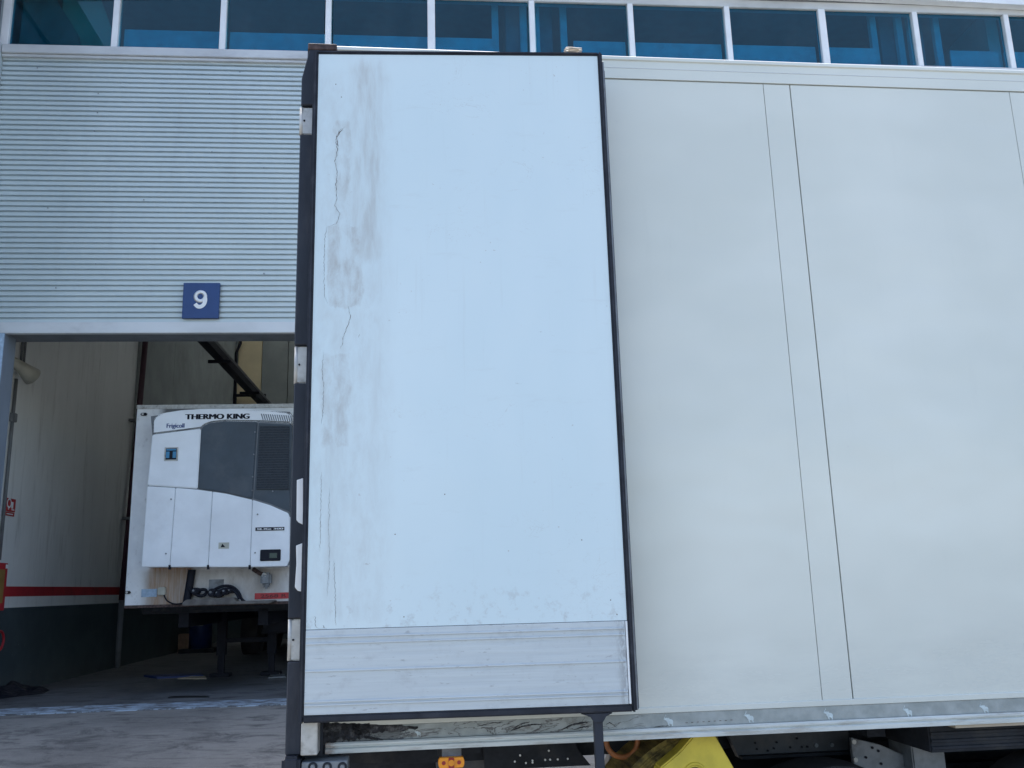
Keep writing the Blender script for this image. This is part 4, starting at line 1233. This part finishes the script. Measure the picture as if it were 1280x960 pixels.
def arc_guard(cx, cz, R, a0, a1, y0, y1, th, m, name='mudguard'):
    pts = []
    n = 18
    for i in range(n+1):
        a_ = radians(a0+(a1-a0)*i/n); pts.append((cx+R*cos(a_), cz+R*sin(a_)))
    for i in range(n, -1, -1):
        a_ = radians(a0+(a1-a0)*i/n); pts.append((cx+(R-th)*cos(a_), cz+(R-th)*sin(a_)))
    o = flat_poly(name, pts, y0, y1-y0, m, T1)
    return o
YM = .22
p1 = Vector(on(FT, 839, 921, YM)); p2 = Vector(on(FT, 787, 961, YM))
Rm = .62
mid = (p1+p2)/2; ch = p2-p1; hgt = math.sqrt(Rm*Rm-(ch.length/2)**2)
nrm = Vector((-ch.y, ch.x)).normalized()
if (nrm.x < 0): nrm = -nrm
cc = mid + nrm*hgt
arc_guard(cc.x, cc.y, Rm, 95, 178, YM, YM+.30, .085, M['mud'])
for i, rr_ in enumerate((.595, .572, .552)):
    MB().ring((cc.x, YM-.004, cc.y), rr_, .005, 18, 6, a0=radians(96), a1=radians(177)).build('mudguard_rib', M['mud'], T1)
c2x = cc.x+1.75
arc_guard(c2x, .42, .60, 5, 175, .15, .45, .02, M['chassis'])
at_ = MB().tube([(.9, 1.2, .72), (2.1, 1.2, .72)], .17, 20); at_.build('dark_fill_tank', M['chassis'], T1)  # tank added to darken the view under the chassis
for cx in (1.25, 2.29, 3.60):
    MB().tube([(cx, .45, .48), (cx, 2.2, .48)], .07, 12).build('axle', M['chassis'], T1)
    MB().tube([(cx, 2.17, .48), (cx, 2.45, .48)], .48, 28).build('wheel', M['tyre'], T1)
    MB().box(cx-.45, cx+.45, .64, .74, .50, .84, .02, 1).build('suspension_arm', M['chassis'], T1)
MB().box(1.75, 5.0, 1.0, 1.3, .30, .985, .02, 1).build('dark_blocker', M['chassis'], T1)  # dark block added to hide the bright ground beyond
# orange coiled hose
q = on(FT, 777.5, 925, .35)
MB().ring((q[0], .35, q[1]), .066, .011, 32, 10).build('orange_hose_loop', M['hose'], T1)
# amber side marker
(a, c), (a2, c2) = on(FT, 547, 960.5, -.005), on(FT, 581, 944.5, -.005)
(b1, d1), (b2, d2) = on(FT, 552.5, 946, .02), on(FT, 576.5, 930, .02)
MB().box(b1, b2, .01, .03, d1-.02, ZR0+.006, .002, 1).build('lamp_bracket', M['steel'], T1)
zc_ = (c+c2)/2; hw = (c2-c)/2
lp = MB()
n8 = []
for k_ in range(24):
    t = 2*pi*k_/24
    sx = (a2-a)/2-hw; x_ = (a+a2)/2 + (sx if cos(t) > 0 else -sx)*1.0 + hw*cos(t)*.9; n8.append((x_, zc_+hw*max(-.92, min(.92, sin(t)*1.25))))
lamp = MB().prism(n8, -.020, .009, .002, 1).build('side_marker', M['orange'], T1)
MB().box((a+a2)/2-.010, (a+a2)/2+.010, -.024, -.018, c+.002, c2-.002, .002, 1).build('reflector_divider', M['red'], lamp)
MB().disc(((a+a2)/2, zc_), .011, -.028, -.0235, 16).build('reflector', M['orange'], lamp)
for xx in (a+.022, a2-.022):
    MB().disc((xx, zc_), .007, -.0225, -.0195, 12).build('lamp_screw', M['red'], lamp)

# yellow stand in front of the mudguard
YS = .12
SO = FT.o.copy()
YY = empty('wheel_stand', SO, FT.yaw, 'yellow triangular steel stand under the trailer side right of the retaining bar', 'stand')
(xa, za_), (xb, zb_) = on(FT, 865, 921, YS), on(FT, 893.5, 918.5, YS)
(xc, zc2), (xd, zd2) = on(FT, 917.5, 960, YS), on(FT, 825, 960, YS)
def lerpz(x_, z_, x2_, z2_, z): return x2_+(x_-x2_)*(z-z2_)/(z_-z2_)
xr = lerpz(xb, zb_, xc, zc2, .05); xlft = lerpz(xa, za_, xd, zd2, .05)
zt_top = ZR0-.008
poly = [(lerpz(xa, za_, xd, zd2, zt_top), zt_top), (lerpz(xb, zb_, xc, zc2, zt_top), zt_top), (xc, zc2), (xr-.25, .35), (xr-.25, .02), (xd-.15, .02), (xd-.15, .45), (xd, zd2), (lerpz(xa, za_, xd, zd2, (za_+zd2)/2)+.012, (za_+zd2)/2)]
MB().prism(poly, YS, YS+.09, .006).build('stand_plate', M['yellow'], YY)
q = on(FT, 869, 969, YS)
MB().ring((q[0], YS-.001, q[1]), .042, .006, 28, 8).build('hub_ring', M['yellow'], YY)
MB().disc(q, .030, YS-.006, YS-.0005, 20).build('hub', M['mud'], YY)
MB().box(xd-.2, xr-.2, YS-.12, YS+.2, .002, .03, .005).build('stand_foot', M['yellow'], YY)

print('objects', len(bpy.data.objects), 'tris', sum(len(o.data.polygons) for o in bpy.data.objects if o.type == 'MESH'))
